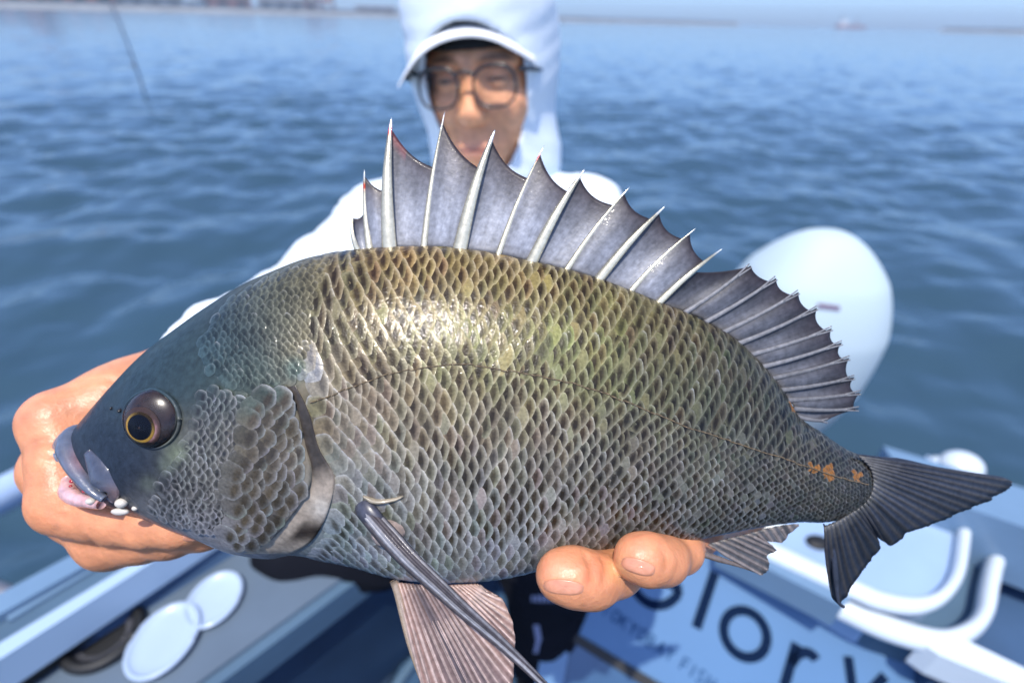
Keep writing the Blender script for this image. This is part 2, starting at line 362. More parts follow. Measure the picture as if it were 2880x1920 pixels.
FO = mid(np.array(1300.), np.array(1590.))
fish = thing('fish', FO, 'large silver black sea bream with raised spiny fin, held up in both hands', 'fish')
M_skin = mat('fish_skin', rough=.5, metal=.0, attr='Col', coat=.25, coatr=.08, spec=.2, bump=[(900, .25, .0004), (260, .25, .0008)], noise=(420, .35))
M_scale = mat('fish_scale', shine=.75, rough=.36, metal=.0, attr='Col', coat=.30, coatr=.055, spec=.2, bump=[(1300, .36, .0003), (330, .34, .0009)], noise=(900, .32))
M_fin = mat('fin_membrane', rough=.42, metal=.05, attr='Col', coat=.10, coatr=.08, spec=.25, bump=[(700, .2, .0005)], noise=(500, .30))
M_spine = mat('fin_spine', rough=.26, metal=.45, attr='Col', coat=.5, coatr=.06, bump=[(1500, .3, .0003)], noise=(600, .2))
M_lip = mat('lip_flesh', rough=.28, attr='Col', coat=.6, coatr=.1, bump=[(600, .3, .0005)], noise=(300, .25), sss=.15, sssr=(.004, .002, .001))
M_pink = mat('pink_flesh', (.55, .33, .33), .25, coat=.7, sss=.2, sssr=(.004, .002, .001), bump=[(500, .35, .0006)], noise=(250, .3))
M_red = mat('blood_red', (.35, .012, .015), .2, coat=.8); M_bone = mat('white_flesh', (.50, .46, .40), .3, coat=.6, bump=[(700, .3, .0006)])
M_dark = mat('dark_cavity', (.012, .010, .009), .4)

# body
nu, nt = 260, 132
uu = 205+2280*(.5-.5*np.cos(np.linspace(0, 1, nu)**.93*math.pi)); uu = .35*uu+.65*np.linspace(205, 2485, nu); uu[0] = 205; uu[-1] = 2485
th = np.linspace(0, 2*np.pi, nt, endpoint=False); U = np.repeat(uu[:, None], nt, 1)
T = -np.cos(th)[None]; V_ = Top(U)+(Bot(U)-Top(U))*(T+1)/2
D = Dm(U); B = Bul(U, V_)*np.where(th < np.pi, 1, -1)[None]
P = np.stack([(U-1440)/F*D, -(V_-960)/F*D, -D+B], -1)
px, py = proj(P); cols = pig(px, py).reshape(-1, 3)*.72
Vb = c2w(P.reshape(-1, 3)); f = gridfaces(nu, nt, 0, True)
f.append(tuple(range(nt-1, -1, -1))); f.append(tuple((nu-1)*nt+j for j in range(nt)))
body = mk('body', Vb, f, M_skin, fish, cols)

# ---- scales: overlapping curved plates
def inpoly(px, py, poly):
    poly = np.asarray(poly, float); x, y = px, py; c = False; n = len(poly); j = n-1
    for i in range(n):
        xi, yi = poly[i]; xj, yj = poly[j]
        if (yi > y) != (yj > y) and x < (xj-xi)*(y-yi)/(yj-yi+1e-12)+xi: c = not c
        j = i
    return c
na, nb = 9, 9
aa = np.linspace(-1, 1, na); bb = np.linspace(-1, 1, nb); A_, B_ = np.meshgrid(aa, bb, indexing='ij')
# square grid -> rounded shield, pointed softly at the rear
As = A_*(1-.38*np.abs(B_)**1.4); Bs = B_*np.sqrt(1-.30*A_*A_)
sf = gridfaces(na, nb)
rimd = np.maximum(np.abs(A_), np.abs(B_))
def one_scale(u, v, w, h, lift=.00045, style=0, k=(1., 1.), ang=0., base=0., q=None):
    q = q or random
    ca, sa = math.cos(ang), math.sin(ang); x = As*w; y = Bs*h
    Uq = u+x*ca-y*sa; Vq = v+x*sa+y*ca
    tt, bo = Top(Uq), Bot(Uq); Vq = np.clip(Vq, tt+1.5, bo-1.5)
    tl, tw = q.gauss(0, .00003), q.gauss(0, .00005)
    off = base+.00016+lift*(As*.5+.5)**1.3+tl*As+tw*Bs+.00005*(1-Bs**2)*(1-As**2)-.00010*np.clip((rimd-.70)/.3, 0, 1)**2*min(1., lift/.0003)
    p = S(Uq, Vq, off); px, py = proj(p)
    fx, fy = float(px.mean()), float(py.mean()); fld = .5+.5*math.sin(fx*.011+2*math.sin(fy*.008))*math.sin(fy*.013+1.3*math.sin(fx*.006)+1); fl2 = .5+.5*math.sin(fx*.027+1.7)*math.sin(fy*.021+fx*.004)
    pg = pig(px, py)*(.86+.26*fl2); j = q.uniform(.62, 1.3); pgm = pg.mean(-1, keepdims=True); lum = np.clip(pgm/.12, .25, 1.2)
    hue = np.array([q.gauss(1, .05), q.gauss(1, .03), q.gauss(1, .06)])
    rim = np.clip((rimd-(.74 if style != 2 else .66))/.26, 0, 1)*np.clip(As*1.8+1.1, 0, 1)
    lens = np.clip(1.6-1.6*((np.abs(As-.36)/.46)**1.5+(np.abs(Bs)/.90)**1.4), 0, 1) if style != 2 else np.clip(1.5*np.exp(-((As-.40)/.34)**2-((Bs)/.60)**2*1.3), 0, 1)*q.uniform(.5, 1)
    if style == 2: dark, light, midc = np.array([.018, .017, .017])*j+0*pg, .12*hue*q.uniform(.4, 1.2)+pg*.7, pg*.7*j+.010
    elif style == 1: dark, light, midc = pg*.50*j, np.clip(pg*1.35+.03*lum, 0, .6), pg*.95*j; rim = rim*.6
    else: dark, light, midc = pg*np.array([.13, .095, .055])*j*hue*(1.05-.35*Bs[..., None]), np.clip(pg*1.40+pgm*.50+.01*lum, 0, .60), pg*1.0*hue*(.65+.35*j)
    if style == 3: dark, light, midc = np.array([.036, .028, .018])*j*(.6+.7*lum), np.array([.17, .17, .16])*(.45+.55*lum)*hue, pg*.6*j; rim = np.clip((rimd-.70)/.28, 0, 1)*np.clip(As*1.8+1.1, 0, 1)*q.uniform(.5, 1)
    wash = math.exp(-((fx-985)/130)**2-((fy-1270)/170)**2)  # washed-out wet shine behind the gill, put into the scale colours
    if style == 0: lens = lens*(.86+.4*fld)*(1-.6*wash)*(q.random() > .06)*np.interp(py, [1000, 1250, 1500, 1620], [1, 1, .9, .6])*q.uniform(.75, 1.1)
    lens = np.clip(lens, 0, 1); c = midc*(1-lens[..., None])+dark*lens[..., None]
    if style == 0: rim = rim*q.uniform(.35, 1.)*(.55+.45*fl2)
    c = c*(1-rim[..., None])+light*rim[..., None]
    sp_ = math.exp(-((fx-872)/34)**2-((fy-1030)/40)**2)  # sparkle put in as paler, more metallic scales
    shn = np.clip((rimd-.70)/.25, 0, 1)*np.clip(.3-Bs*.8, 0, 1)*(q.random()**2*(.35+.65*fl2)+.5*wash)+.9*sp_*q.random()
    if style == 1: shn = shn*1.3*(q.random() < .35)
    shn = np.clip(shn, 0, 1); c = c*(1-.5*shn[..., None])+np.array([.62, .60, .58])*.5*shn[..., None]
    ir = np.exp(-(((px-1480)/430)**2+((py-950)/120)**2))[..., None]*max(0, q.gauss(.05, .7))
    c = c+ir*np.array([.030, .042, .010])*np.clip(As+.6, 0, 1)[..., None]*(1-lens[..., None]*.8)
    c = np.concatenate([c, shn[..., None]], -1)
    return c2w(p.reshape(-1, 3)), c.reshape(-1, 4), px.mean(), py.mean()
gillrear = catmull([(925, 690), (860, 860), (855, 1000), (872, 1090), (880, 1156), (905, 1258), (946, 1329), (946, 1375), (930, 1452), (900, 1518), (870, 1570)], 8)
SC = []
xs = [760.]
while xs[-1] < 2470: xs.append(xs[-1]+np.interp(xs[-1], [700, 950, 1100, 1500, 1900, 2200, 2450], [27, 32, 35, 34, 30, 23, 18]))
xs = np.array(xs); NA, NB = 12, 23
xi = lambda i: float(np.interp(i, np.arange(len(xs)), xs))
orange = [(2280, 1313, 13), (2322, 1328, 19), (2400, 1338, 15), (2228, 1146, 14)]
for i in range(len(xs)):
    for j in range(NA+NB+1):
        u0 = xi(i+(.5 if j % 2 else 0)); t_, l_, b_ = float(Top(u0)), float(Lat(u0)), float(Bot(u0))
        wv = math.sin(u0*.006+j*.7)*3
        if j < NA: hh = (l_-t_)/NA; v0 = t_+hh*(j+.55)
        else: hh = (b_-l_)/NB; v0 = l_+hh*(j-NA+.35)
        v0 += wv*hh/30; dx = xi(i+1)-xi(i) if i < len(xs)-1 else 20
        u1 = u0+random.gauss(0, dx*.05); v1 = v0+random.gauss(0, hh*.05)
        p = S(np.array(u1), np.array(v1)); ppx, ppy = proj(p); ppx, ppy = float(ppx), float(ppy)
        xr = float(np.interp(ppy, gillrear[:, 1], gillrear[:, 0]))
        if ppx < xr+8 or v1 > b_-4 or v1 < t_+5: continue
        if ppx > 2478-abs(ppy-1365)*.35: continue
        slope = (float(Lat(u0+20))-float(Lat(u0-20)))/40
        fac = 1.
        SC.append((one_scale, u1, v1, dx*.92, max(hh*1.42, dx*.5), .00042*min(1, dx/34), slope*.8, ppx, ppy))
def build_scales(rows, name, parent, limit, style=0, base=0.):
    rows = sorted(rows, key=lambda r: -r[3]*r[4]); big = rows[:limit]; rest = rows[limit:]
    for r in big:
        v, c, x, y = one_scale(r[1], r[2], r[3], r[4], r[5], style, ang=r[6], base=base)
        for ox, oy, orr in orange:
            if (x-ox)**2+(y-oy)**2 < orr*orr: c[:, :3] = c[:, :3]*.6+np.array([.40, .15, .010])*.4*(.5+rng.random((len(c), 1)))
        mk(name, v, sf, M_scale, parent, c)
    if rest:
        Vs, Fs, Cs, o = [], [], [], 0
        for r in rest:
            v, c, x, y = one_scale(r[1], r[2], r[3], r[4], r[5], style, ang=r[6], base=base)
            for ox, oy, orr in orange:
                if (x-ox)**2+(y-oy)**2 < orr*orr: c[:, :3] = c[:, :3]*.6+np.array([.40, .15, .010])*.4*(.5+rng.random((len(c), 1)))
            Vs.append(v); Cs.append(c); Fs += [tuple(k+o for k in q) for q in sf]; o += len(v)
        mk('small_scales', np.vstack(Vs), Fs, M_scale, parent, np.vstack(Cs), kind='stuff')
build_scales(SC, 'scale', body, 300)
# nape and upper head: small scales
def lattice(poly, dx, dz, jit=.12):
    poly = np.asarray(poly, float); out = []; x0, y0 = poly.min(0); x1, y1 = poly.max(0); j = 0; y = y0
    while y < y1:
        x = x0+(dx/2 if j % 2 else 0)
        while x < x1:
            xx, yy = x+random.gauss(0, dx*jit), y+random.gauss(0, dz*jit)
            if inpoly(xx, yy, poly): out.append((xx, yy))
            x += dx
        y += dz; j += 1
    return out
def small(poly, dx, dz, lift, style, name, parent, ang=0., limit=0, base=0., jit=.12, sz=(1., 1.)):
    rows = []
    for x, y in lattice(poly, dx, dz, jit):
        u, v = uv(np.array(x), np.array(y)); u, v = float(u), float(v)
        if not (Top(u)+4 < v < Bot(u)-3): continue
        rows.append((one_scale, u, v, dx*.80*sz[0], dz*1.22*sz[1], lift, ang, x, y))
    build_scales(rows, name, parent, limit, style, base)
small([(560, 960), (640, 850), (760, 775), (900, 722), (935, 715), (900, 790), (870, 860), (862, 1000), (845, 1060), (800, 1075), (700, 1095), (640, 1080), (590, 1040)], 22, 13, .00032, 1, 'nape_scale', body, -.5, jit=.13)

# ---- cheek and gill cover: bony shells lying on the head
def shell(name, front, rear, n, m, lift0, lift1, parent, colf, material=M_skin, edge=.0016, ease=1.5):
    Fc, Rc = resample(catmull(front), n), resample(catmull(rear), n); k = np.linspace(0, 1, m)
    Q = Fc[:, None]*(1-k)[None, :, None]+Rc[:, None]*k[None, :, None]
    off = lift0+(lift1-lift0)*k**ease; off = np.repeat(off[None], n, 0); prof = np.sin(np.linspace(0, 1, n)*math.pi)**.35
    off = off*prof[:, None]+lift0*.3
    u, v = uv(Q[..., 0], Q[..., 1]); P1 = S(u, v, off); P2 = S(u[:, -1:], v[:, -1:], np.maximum(off[:, -1:]-edge, -.0015))
    P = np.concatenate([P1, P2], 1); px, py = proj(P); c = colf(px, py, np.r_[k, 1.0][None]*np.ones((n, 1)), np.linspace(0, 1, n)[:, None]*np.ones((1, m+1)))
    return mk(name, c2w(P.reshape(-1, 3)), gridfaces(n, m+1), material, parent, c.reshape(-1, 3)), (lambda x, y: 0)
c_head = lambda px, py, k, s: pig(px, py)*.85
mem_rear = [(832, 1085), (868, 1156), (898, 1258), (938, 1329), (940, 1375), (918, 1452), (877, 1518), (815, 1556)]
op_rear = [(806, 1085), (838, 1156), (863, 1258), (879, 1319), (868, 1380), (818, 1452), (757, 1518), (676, 1556)]
op_front = [(712, 1110), (704, 1156), (690, 1220), (664, 1290), (648, 1360), (636, 1420), (628, 1480), (622, 1530)]
def c_mem(px, py, k, s):
    c = np.zeros(px.shape+(3,)); a = np.clip((s-.42)/.14, 0, 1)[..., None]
    c[:] = np.array([.040, .033, .028])*(1-a)+np.array([.30, .25, .20])*a
    bl = (np.exp(-((s-.80)/.085)**2)*np.clip((k-.30)/.2, 0, 1))[..., None]; c = c*(1-bl)+np.array([.018, .012, .009])*bl
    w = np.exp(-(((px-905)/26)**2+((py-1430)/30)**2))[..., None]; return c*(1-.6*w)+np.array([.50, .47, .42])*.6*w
shell('gill_membrane', op_rear, mem_rear, 46, 12, .0003, .0008, fish, c_mem, M_skin, .0022)
gill, _ = shell('gill_cover', op_front, op_rear, 56, 26, .0003, .0013, fish, c_head, M_skin, .0020, 1.0)
small([(712, 1112), (788, 1096), (818, 1160), (842, 1258), (858, 1319), (846, 1372), (800, 1440), (740, 1505), (690, 1535), (640, 1515), (640, 1420), (656, 1330), (686, 1240)], 42, 25, .00034, 3, 'gill_scale', gill, .5, limit=60, base=.0011, jit=.12, sz=(1.0, 1.02))
ck_rear = [(700, 1105), (696, 1170), (676, 1235), (655, 1294), (642, 1360), (635, 1411), (629, 1470), (624, 1520)]
ck_front = [(560, 1085), (545, 1160), (520, 1235), (480, 1300), (445, 1350), (425, 1395), (430, 1430), (470, 1468)]
cheek, _ = shell('cheek_plate', ck_front, ck_rear, 46, 22, .0002, .0009, fish, c_head, M_skin, .0014)
small([(565, 1100), (640, 1100), (696, 1130), (688, 1220), (655, 1294), (640, 1370), (560, 1385), (510, 1400), (440, 1392), (470, 1330), (520, 1260), (550, 1190)], 24, 14, .00026, 2, 'cheek_scale', cheek, .25, base=.0007, jit=.12)
small([(425, 1395), (520, 1395), (638, 1378), (630, 1450), (620, 1500), (560, 1490), (500, 1475), (425, 1432)], 20, 12, .00024, 2, 'cheek_scale', cheek, .5, base=.0007, jit=.2)
# lateral line: a row of little tubed scales
Vs, Fs, o = [], [], 0
uu2 = np.arange(962, 2420, 17.)
for k, u in enumerate(uu2):
    v = float(Lat(u)); s = (float(Lat(u+9))-float(Lat(u-9)))/18; q = np.array([-8, 0, 9.])
    P3 = c2w(S(u+q, v+q*s+random.gauss(0, 1.2), np.array([.00035, .0006, .0006]))); vv, ff = tube(P3, np.array([2.4, 3.2, 2.0])*PX(.18), 6, .7)
    Vs.append(vv); Fs += [tuple(i+o for i in q_) for q_ in ff]; o += len(vv)
mk('lateral_line', np.vstack(Vs), Fs, mat('lateral_line', (.11, .075, .035), .4, .0, coat=.4, noise=(900, .5)), body, kind='stuff')

# ---- eye
ec_u, ec_v = uv(np.array(428.), np.array(1179.)); ec = S(ec_u, ec_v); er = 80*PX(.185)
look = np.array([-.10, -.05, 1.]); look /= np.linalg.norm(look); FL = .48; ctr = ec-np.array([0, 0, er*.14])
eye = mk('eye', *ball(c2w(ctr), (er, er, er*FL*.99), R.T, 40, 28), mat('eye_white', (.020, .012, .010), .25, noise=(350, .6)), fish)
gaze = np.array([-.20, -.24, 1.]); gaze /= np.linalg.norm(gaze); ax = frame_from(gaze, np.array([1., 0, 0]))
def disc(cc, r0, r1, lift, nn=40, mm=8, ell=1.0, push=0.):
    t = np.linspace(0, 2*np.pi, nn, endpoint=False); rr = np.linspace(r0, r1, mm); V = []
    for r in rr:
        for a in t:
            x_, y_ = -.20*er+r*math.cos(a)*ell, -.22*er+r*math.sin(a); V.append(cc+np.array([x_, y_, FL*math.sqrt(max(er*er-x_*x_-y_*y_, 0))+lift]))
    return c2w(np.array(V)), gridfaces(mm, nn, 0, True)
v, fcs = disc(ctr, er*.46, er*.68, .0002, 48, 8)
t48 = np.tile(np.linspace(0, 2*np.pi, 48, endpoint=False), 8)
ic = np.array([.040, .020, .013])+np.exp(-((np.cos(t48-5.9)-1)/.25)**2)[:, None]*np.array([.55, .28, .28])*np.exp(-((np.repeat(np.linspace(0, 1, 8), 48)-.0)/.42)**2)[:, None]  # pink crescent is a reflection painted into the iris colour
M_iris = mat('iris', rough=.3, metal=.2, attr='Col', noise=(900, .4))
mk('iris', v, fcs, M_iris, eye, ic)
v, fcs = disc(ctr, er*.43, er*.52, .00035, 48, 4); g = np.clip(.55-.6*np.sin(np.tile(np.linspace(0, 2*np.pi, 48, endpoint=False), 4)+.6), .05, 1)[:, None]
mk('iris_ring', v, fcs, mat('gold_ring', rough=.2, metal=.6, attr='Col'), eye, g*np.array([.75, .40, .07]))
v, fcs = disc(ctr, 0.0005, er*.47, .00022, 40, 6); mk('pupil', v, fcs, mat('pupil', (.003, .004, .008), .3, spec=.1), eye)
mc = bpy.data.materials.new('cornea'); mc.use_nodes = True; n_ = mc.node_tree.nodes; l_ = mc.node_tree.links
tr = n_.new('ShaderNodeBsdfTransparent'); gl = n_.new('ShaderNodeBsdfGlossy'); gl.inputs['Roughness'].default_value = .03; fr = n_.new('ShaderNodeFresnel'); fr.inputs[0].default_value = 1.14
mxs = n_.new('ShaderNodeMixShader'); l_.new(fr.outputs[0], mxs.inputs[0]); l_.new(tr.outputs[0], mxs.inputs[1]); l_.new(gl.outputs[0], mxs.inputs[2]); l_.new(mxs.outputs[0], n_['Material Output'].inputs[0])
mk('cornea', *ball(c2w(ctr+np.array([0, 0, er*.10])), (er*.97, er*.97, er*FL), R.T, 36, 24), mc, eye)
ring = np.linspace(0, 2*np.pi, 50); rx = 428+80*np.cos(ring); ry = 1179+80*np.sin(ring)
Vr, fr_ = tube(sk(rx, ry, .0002), (7+3*np.sin(ring+2.5))*PX(.185), 8, .6); prc = pig(rx, ry)*1.0
mk('eye_rim', Vr, fr_, M_skin, fish, np.vstack([np.repeat(prc, 8, 0), prc[:1], prc[-1:]]))
for x, y, r in ((338, 1153, 6), (314, 1148, 3.5)): mk('nostril', *ball(sk(x, y, .0000), (r*PX(.19), r*1.5*PX(.19), .0006), None, 12, 8), M_dark, fish)

# ---- mouth
def lipc(V, base, pink, cx, cy, s):
    p = (V-C) @ R; px, py = proj(p); w = np.exp(-(((px-cx)/s)**2+((py-cy)/s)**2))[:, None]; return np.array(base)*(1-w)+np.array(pink)*w
def pm(x, y, b): x = np.asarray(x, float); return at(x, np.asarray(y, float), Dm(x)-b)
def cm(pts, n): Q = catmull(pts); Q = np.c_[Q[:, :2], Q[:, 2]*7000]; Q = resample(Q, n); return pm(Q[:, 0], Q[:, 1], Q[:, 2]/7000)
Pl = cm([(236, 1208, .0030), (208, 1219, .0060), (197, 1252, .0095), (210, 1300, .0130), (236, 1346, .0155), (270, 1386, .0170), (294, 1402, .0165)], 34)
Vl, fl = tube(Pl, resample(np.array([[22.], [30], [34], [35], [32], [24], [11]]), 34)[:, 0]*PX(.19), 16, .8)
c = lipc(Vl, (.085, .10, .14), (.24, .14, .15), 232, 1290, 34); mk('upper_lip', Vl, fl, M_lip, fish, c)
Pl2 = cm([(226, 1212, .0000), (200, 1222, -.0030), (184, 1252, -.0060), (194, 1300, -.0085), (222, 1348, -.0105), (258, 1392, -.0125)], 20)
Vl2, fl2 = tube(Pl2, resample(np.array([[24.], [30], [32], [33], [30], [20]]), 20)[:, 0]*PX(.2), 12, .8); mk('upper_lip', Vl2, fl2, M_lip, fish, np.tile([.13, .16, .21], (len(Vl2), 1)))
Q = resample(catmull([(248, 1270), (274, 1312), (300, 1350), (320, 1380), (312, 1402)]), 24); Pm = sk(Q[:, 0], Q[:, 1], .0004)
Vm, fm = tube(Pm, resample(np.array([[12.], [30], [40], [40], [14]]), 24)[:, 0]*PX(.186), 14, .32, side=c2w(np.array([0, 0, 1.]))-C)
mk('jaw_plate', Vm, fm, M_lip, fish, lipc(Vm, (.050, .056, .082), (.15, .10, .10), 324, 1392, 30))
Pm = cm([(194, 1352, -.002), (192, 1382, .0035), (216, 1402, .0075), (250, 1410, .0105), (285, 1418, .0120)], 24)
Vm, fm = tube(Pm, resample(np.array([[20.], [25], [24], [20], [14]]), 24)[:, 0]*PX(.19), 14)
mk('lower_lip', Vm, fm, M_pink, fish)
for x, y, b, r in ((203, 1352, .0065, 7), (238, 1380, .0115, 6), (198, 1366, .0078, 4)):
    mk('blood_spot', *ball(pm(np.array(float(x)), np.array(float(y)), b), (r*PX(.19)*1.3, r*PX(.19), r*PX(.19)*.8), None, 12, 8), M_red, fish)
for x, y, b, r in ((342, 1413, .0150, (18, 15, 13)), (338, 1438, .0140, (26, 10, 11)), (380, 1428, .0140, (9, 8, 7)), (255, 1408, .0135, (14, 11, 9))):
    mk('white_flesh_bead', *ball(pm(np.array(float(x)), np.array(float(y)), b), np.array(r)*PX(.187), R.T @ np.diag([1, 1, 1]) if False else None, 14, 10), M_bone, fish)

# ---- dorsal fin
f2s = 1.2245
SP = [((812, 495), (826, 578), 9), ((838, 390), (851, 576), 11), ((900, 272), (896, 572), 23), ((1022, 258), (974, 570), 10), ((1137, 300), (1057, 574), 22), ((1250, 335), (1145, 585), 9), ((1342, 390), (1222, 602), 18), ((1446, 430), (1302, 620), 9),
      ((1526, 475), (1374, 644), 15), ((1597, 525), (1446, 672), 8), ((1657, 572), (1512, 696), 11)]
SR = [((1727, 607), (1575, 716)), ((1786, 636), (1622, 738)), ((1838, 668), (1662, 762)), ((1880, 705), (1697, 788)), ((1915, 752), (1724, 814)), ((1938, 785), (1750, 842)), ((1955, 820), (1773, 868)), ((1966, 865), (1795, 895)), ((1980, 900), (1812, 918)), ((1976, 938), (1826, 938)), ((1905, 966), (1832, 956))]
dors = [(np.array(t_)*f2s, np.array(b_)*f2s, r) for t_, b_, r in SP]+[(np.array(t_)*f2s, np.array(b_)*f2s, 0) for t_, b_ in SR]
def sp_curve(tip, base, n, bow):
    d = tip-base; nrm = np.array([-d[1], d[0]])/np.linalg.norm(d); t = np.linspace(0, 1, n)[:, None]
    return base+d*t+nrm*(np.sin(t*math.pi)*bow)
NOTCH = [.50, .45, .62, .69, .72, .75, .78, .83, .84, .76, .80]
def billow(k): return .0012*(1 if k % 2 else -1)
mv, mf, mc_, o = [], [], [], 0
for k in range(len(dors)-1):
    t0, b0_, r0 = dors[k]; t1, b1_, r1 = dors[k+1]; soft = k >= 10; ns_, nk = 30, 22
    C0 = sp_curve(t0, b0_, 40, -7 if not soft else 4); C1 = sp_curve(t1, b1_, 40, -7 if k+1 < 11 else 4)
    q0 = .94 if not soft else .985; q1 = NOTCH[k] if not soft else .90
    if k == 10: q0, q1 = .62, .97
    E0, E1 = C0[:int(40*q0)], C1[:max(4, int(40*q1))]
    E0 = resample(E0, nk); E1 = resample(E1, nk); s = np.linspace(0, 1, ns_); kk = np.linspace(0, 1, nk)
    G = E0[None]*(1-s)[:, None, None]+E1[None]*s[:, None, None]
    dep = (.13 if not soft else .10)*(1-s)*s*2.2; sag = (E0[-1]-E0[0])*(1-s)[:, None]+(E1[-1]-E1[0])*s[:, None]
    G = G-(dep[:, None]*sag)[:, None]*(kk**2.2)[None, :, None]
    bl = billow(k)*np.sin(s*math.pi)[:, None]*np.sin(kk*math.pi*.8+.3)[None]
    W3 = mid(G[..., 0], G[..., 1], bl)
    dk = np.clip((kk-.45)/.55, 0, 1)[None]*np.ones((ns_, 1)); edge = np.exp(-((1-kk)/.05)**2)[None]*np.ones((ns_, 1))
    nearsp = np.exp(-((s-.12)/.12)**2)[:, None]*np.ones((1, nk))
    lo, hi = (np.array([.22, .23, .265]), np.array([.048, .038, .042])) if not soft else (np.array([.075, .078, .092]), np.array([.024, .019, .022]))
    if 6 <= k <= 10: lo, hi = lo*.8, hi*.75
    stre = (.80+.40*np.convolve(rng.random(ns_+2), [.3, .4, .3], 'valid'))[:, None]*np.ones((1, nk))*(1+.16*np.sin(kk*9+k)[None]*np.sin(s*5+k)[:, None])*(.9+.2*rng.random((ns_, nk)))
    cc = (lo*(1-dk[..., None])+hi*dk[..., None])*stre[..., None]*(1-.25*nearsp[..., None]); cc = cc*(1-edge[..., None]*.75)+np.array([.02, .015, .018])*edge[..., None]*.75
    if k == 2: cc += np.array([.10, .012, .012])*np.exp(-((kk-.95)/.05)**2)[None, :, None]*(s < .35)[:, None, None]
    bw = np.clip(1-kk/.12, 0, 1)[None, :, None]; cc = cc*(1-.5*bw)+np.array([.09, .075, .05])*.5*bw
    mv.append(W3.reshape(-1, 3)); mc_.append(cc.reshape(-1, 3)); mf += gridfaces(ns_, nk, o); o += ns_*nk
dorsal = mk('dorsal_fin', np.vstack(mv), mf, M_fin, fish, np.vstack(mc_))
md = dorsal.modifiers.new('thickness', 'SOLIDIFY'); md.thickness = .0005; md.offset = 0
side = c2w(np.array([0, 0, 1.]))-C
for k, (t_, b_, r) in enumerate(dors):
    if r:
        Q = sp_curve(t_, b_+(b_-t_)/np.linalg.norm(b_-t_)*10, 34, -7); tt = np.linspace(0, 1, 34); lean = .0016*(1 if k % 2 == 0 else -.4)
        P3 = mid(Q[:, 0], Q[:, 1], .0007+lean*np.sin(tt*math.pi)); rad = r*PX(.2)*(np.clip(1-tt, 0, 1)**.62*.93+.03)
        V3, f3 = tube(P3, rad, 12, .62, side); tc = np.repeat(tt, 12); a = np.tile(np.linspace(0, 2*np.pi, 12, endpoint=False), 34)
        w = np.clip((tc-.86)/.08, 0, 1)[:, None]; d_ = np.clip((tc-.55)/.3, 0, 1)[:, None]*(1-w)
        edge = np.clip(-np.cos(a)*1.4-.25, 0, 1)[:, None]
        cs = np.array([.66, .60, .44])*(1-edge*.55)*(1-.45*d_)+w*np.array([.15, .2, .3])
        if k in (1, 2, 5): cs = cs+np.exp(-((tc-(.80 if k == 1 else .9))/.035)**2)[:, None]*np.array([.1, -.38, -.32])
        cs = np.clip(cs, .01, .85); cs = np.vstack([cs, cs[:1], cs[-1:]]); mk('fin_spine', V3, f3, M_spine, dorsal, cs)
    else:
        Q = sp_curve(t_, b_+(b_-t_)/np.linalg.norm(b_-t_)*8, 24, 4); tt = np.linspace(0, 1, 24); parts = []
        P3 = mid(Q[:, 0], Q[:, 1], .0006); parts.append(tube(P3[:19], np.linspace(7.5, 4.2, 19)*PX(.205), 8, .7, side))
        d = t_-b_; nr = np.array([-d[1], d[0]])/np.linalg.norm(d)
        for sg in (-1, 1):
            Q2 = Q[16:]+nr*sg*np.linspace(0, 6, 8)[:, None]-d/np.linalg.norm(d)*np.linspace(0, 7, 8)[:, None]; parts.append(tube(mid(Q2[:, 0], Q2[:, 1], .0006), np.linspace(4.2, 1.6, 8)*PX(.205), 6, .7, side))
        V3, f3 = join(parts); mk('fin_ray', V3, f3, M_fin, dorsal, np.tile([.17, .17, .18], (len(V3), 1))*(1 if k < 17 else .8))

# ---- fans: tail, anal and pelvic fins
def fan(name, bases, tips, nr, nk, bfun, colf, rag=.0, seed=1, thick=.0006, ridge=.0006, per=6, bow=0., parent=fish):
    q = np.random.default_rng(seed); n = nr*per+1; Bc, Tc = resample(catmull(bases), n), resample(np.asarray(tips, float), n)
    ph = np.linspace(0, nr, n); rg = np.abs(np.sin(ph*math.pi)); jit = np.repeat(q.random(nr+1), per)[:n]
    Tc = Tc-(Tc-Bc)*(rag*(jit*.6+.4*q.random(n)))[:, None]; kk = np.linspace(0, 1, nk)
    G = Bc[:, None]*(1-kk)[None, :, None]+Tc[:, None]*kk[None, :, None]
    if bow: d = Tc-Bc; nrm = np.stack([-d[:, 1], d[:, 0]], 1); G = G+nrm[:, None]*np.sin(kk*math.pi)[None, :, None]*bow*np.linspace(1, -1, n)[:, None, None]
    b = bfun(np.linspace(0, 1, n)[:, None], kk[None])+ridge*(1-rg)[:, None]*(1-.6*kk[None])
    c = colf(np.linspace(0, 1, n)[:, None]*np.ones((1, nk)), kk[None]*np.ones((n, 1)), (1-rg)[:, None]*np.ones((1, nk)), np.repeat(q.random(nr+1), per)[:n, None]*np.ones((1, nk)))
    o = mk(name, mid(G[..., 0], G[..., 1], b).reshape(-1, 3), gridfaces(n, nk), M_fin, parent, c.reshape(-1, 3))
    m = o.modifiers.new('thickness', 'SOLIDIFY'); m.thickness = thick; m.offset = 0; return o, Bc, Tc, n
def rays(o, Bc, Tc, n, nr, bfun, col, r0, r1, name='fin_ray', per=6, k1=.97, jitc=.25):
    for i in range(nr+1):
        a = min(i*per, n-1); kk = np.linspace(.14, k1, 14); Q = Bc[a]*(1-kk)[:, None]+Tc[a]*kk[:, None]
        P3 = mid(Q[:, 0], Q[:, 1], bfun(a/(n-1), kk)+.0005); V3, f3 = tube(P3, np.interp(kk, [.14, .3, 1], [.6, r0, r1])*PX(.205), 6, .6, side)
        mk(name, V3, f3, M_fin, o, np.tile(np.array(col)*(1-jitc+2*jitc*random.random()), (len(V3), 1)))
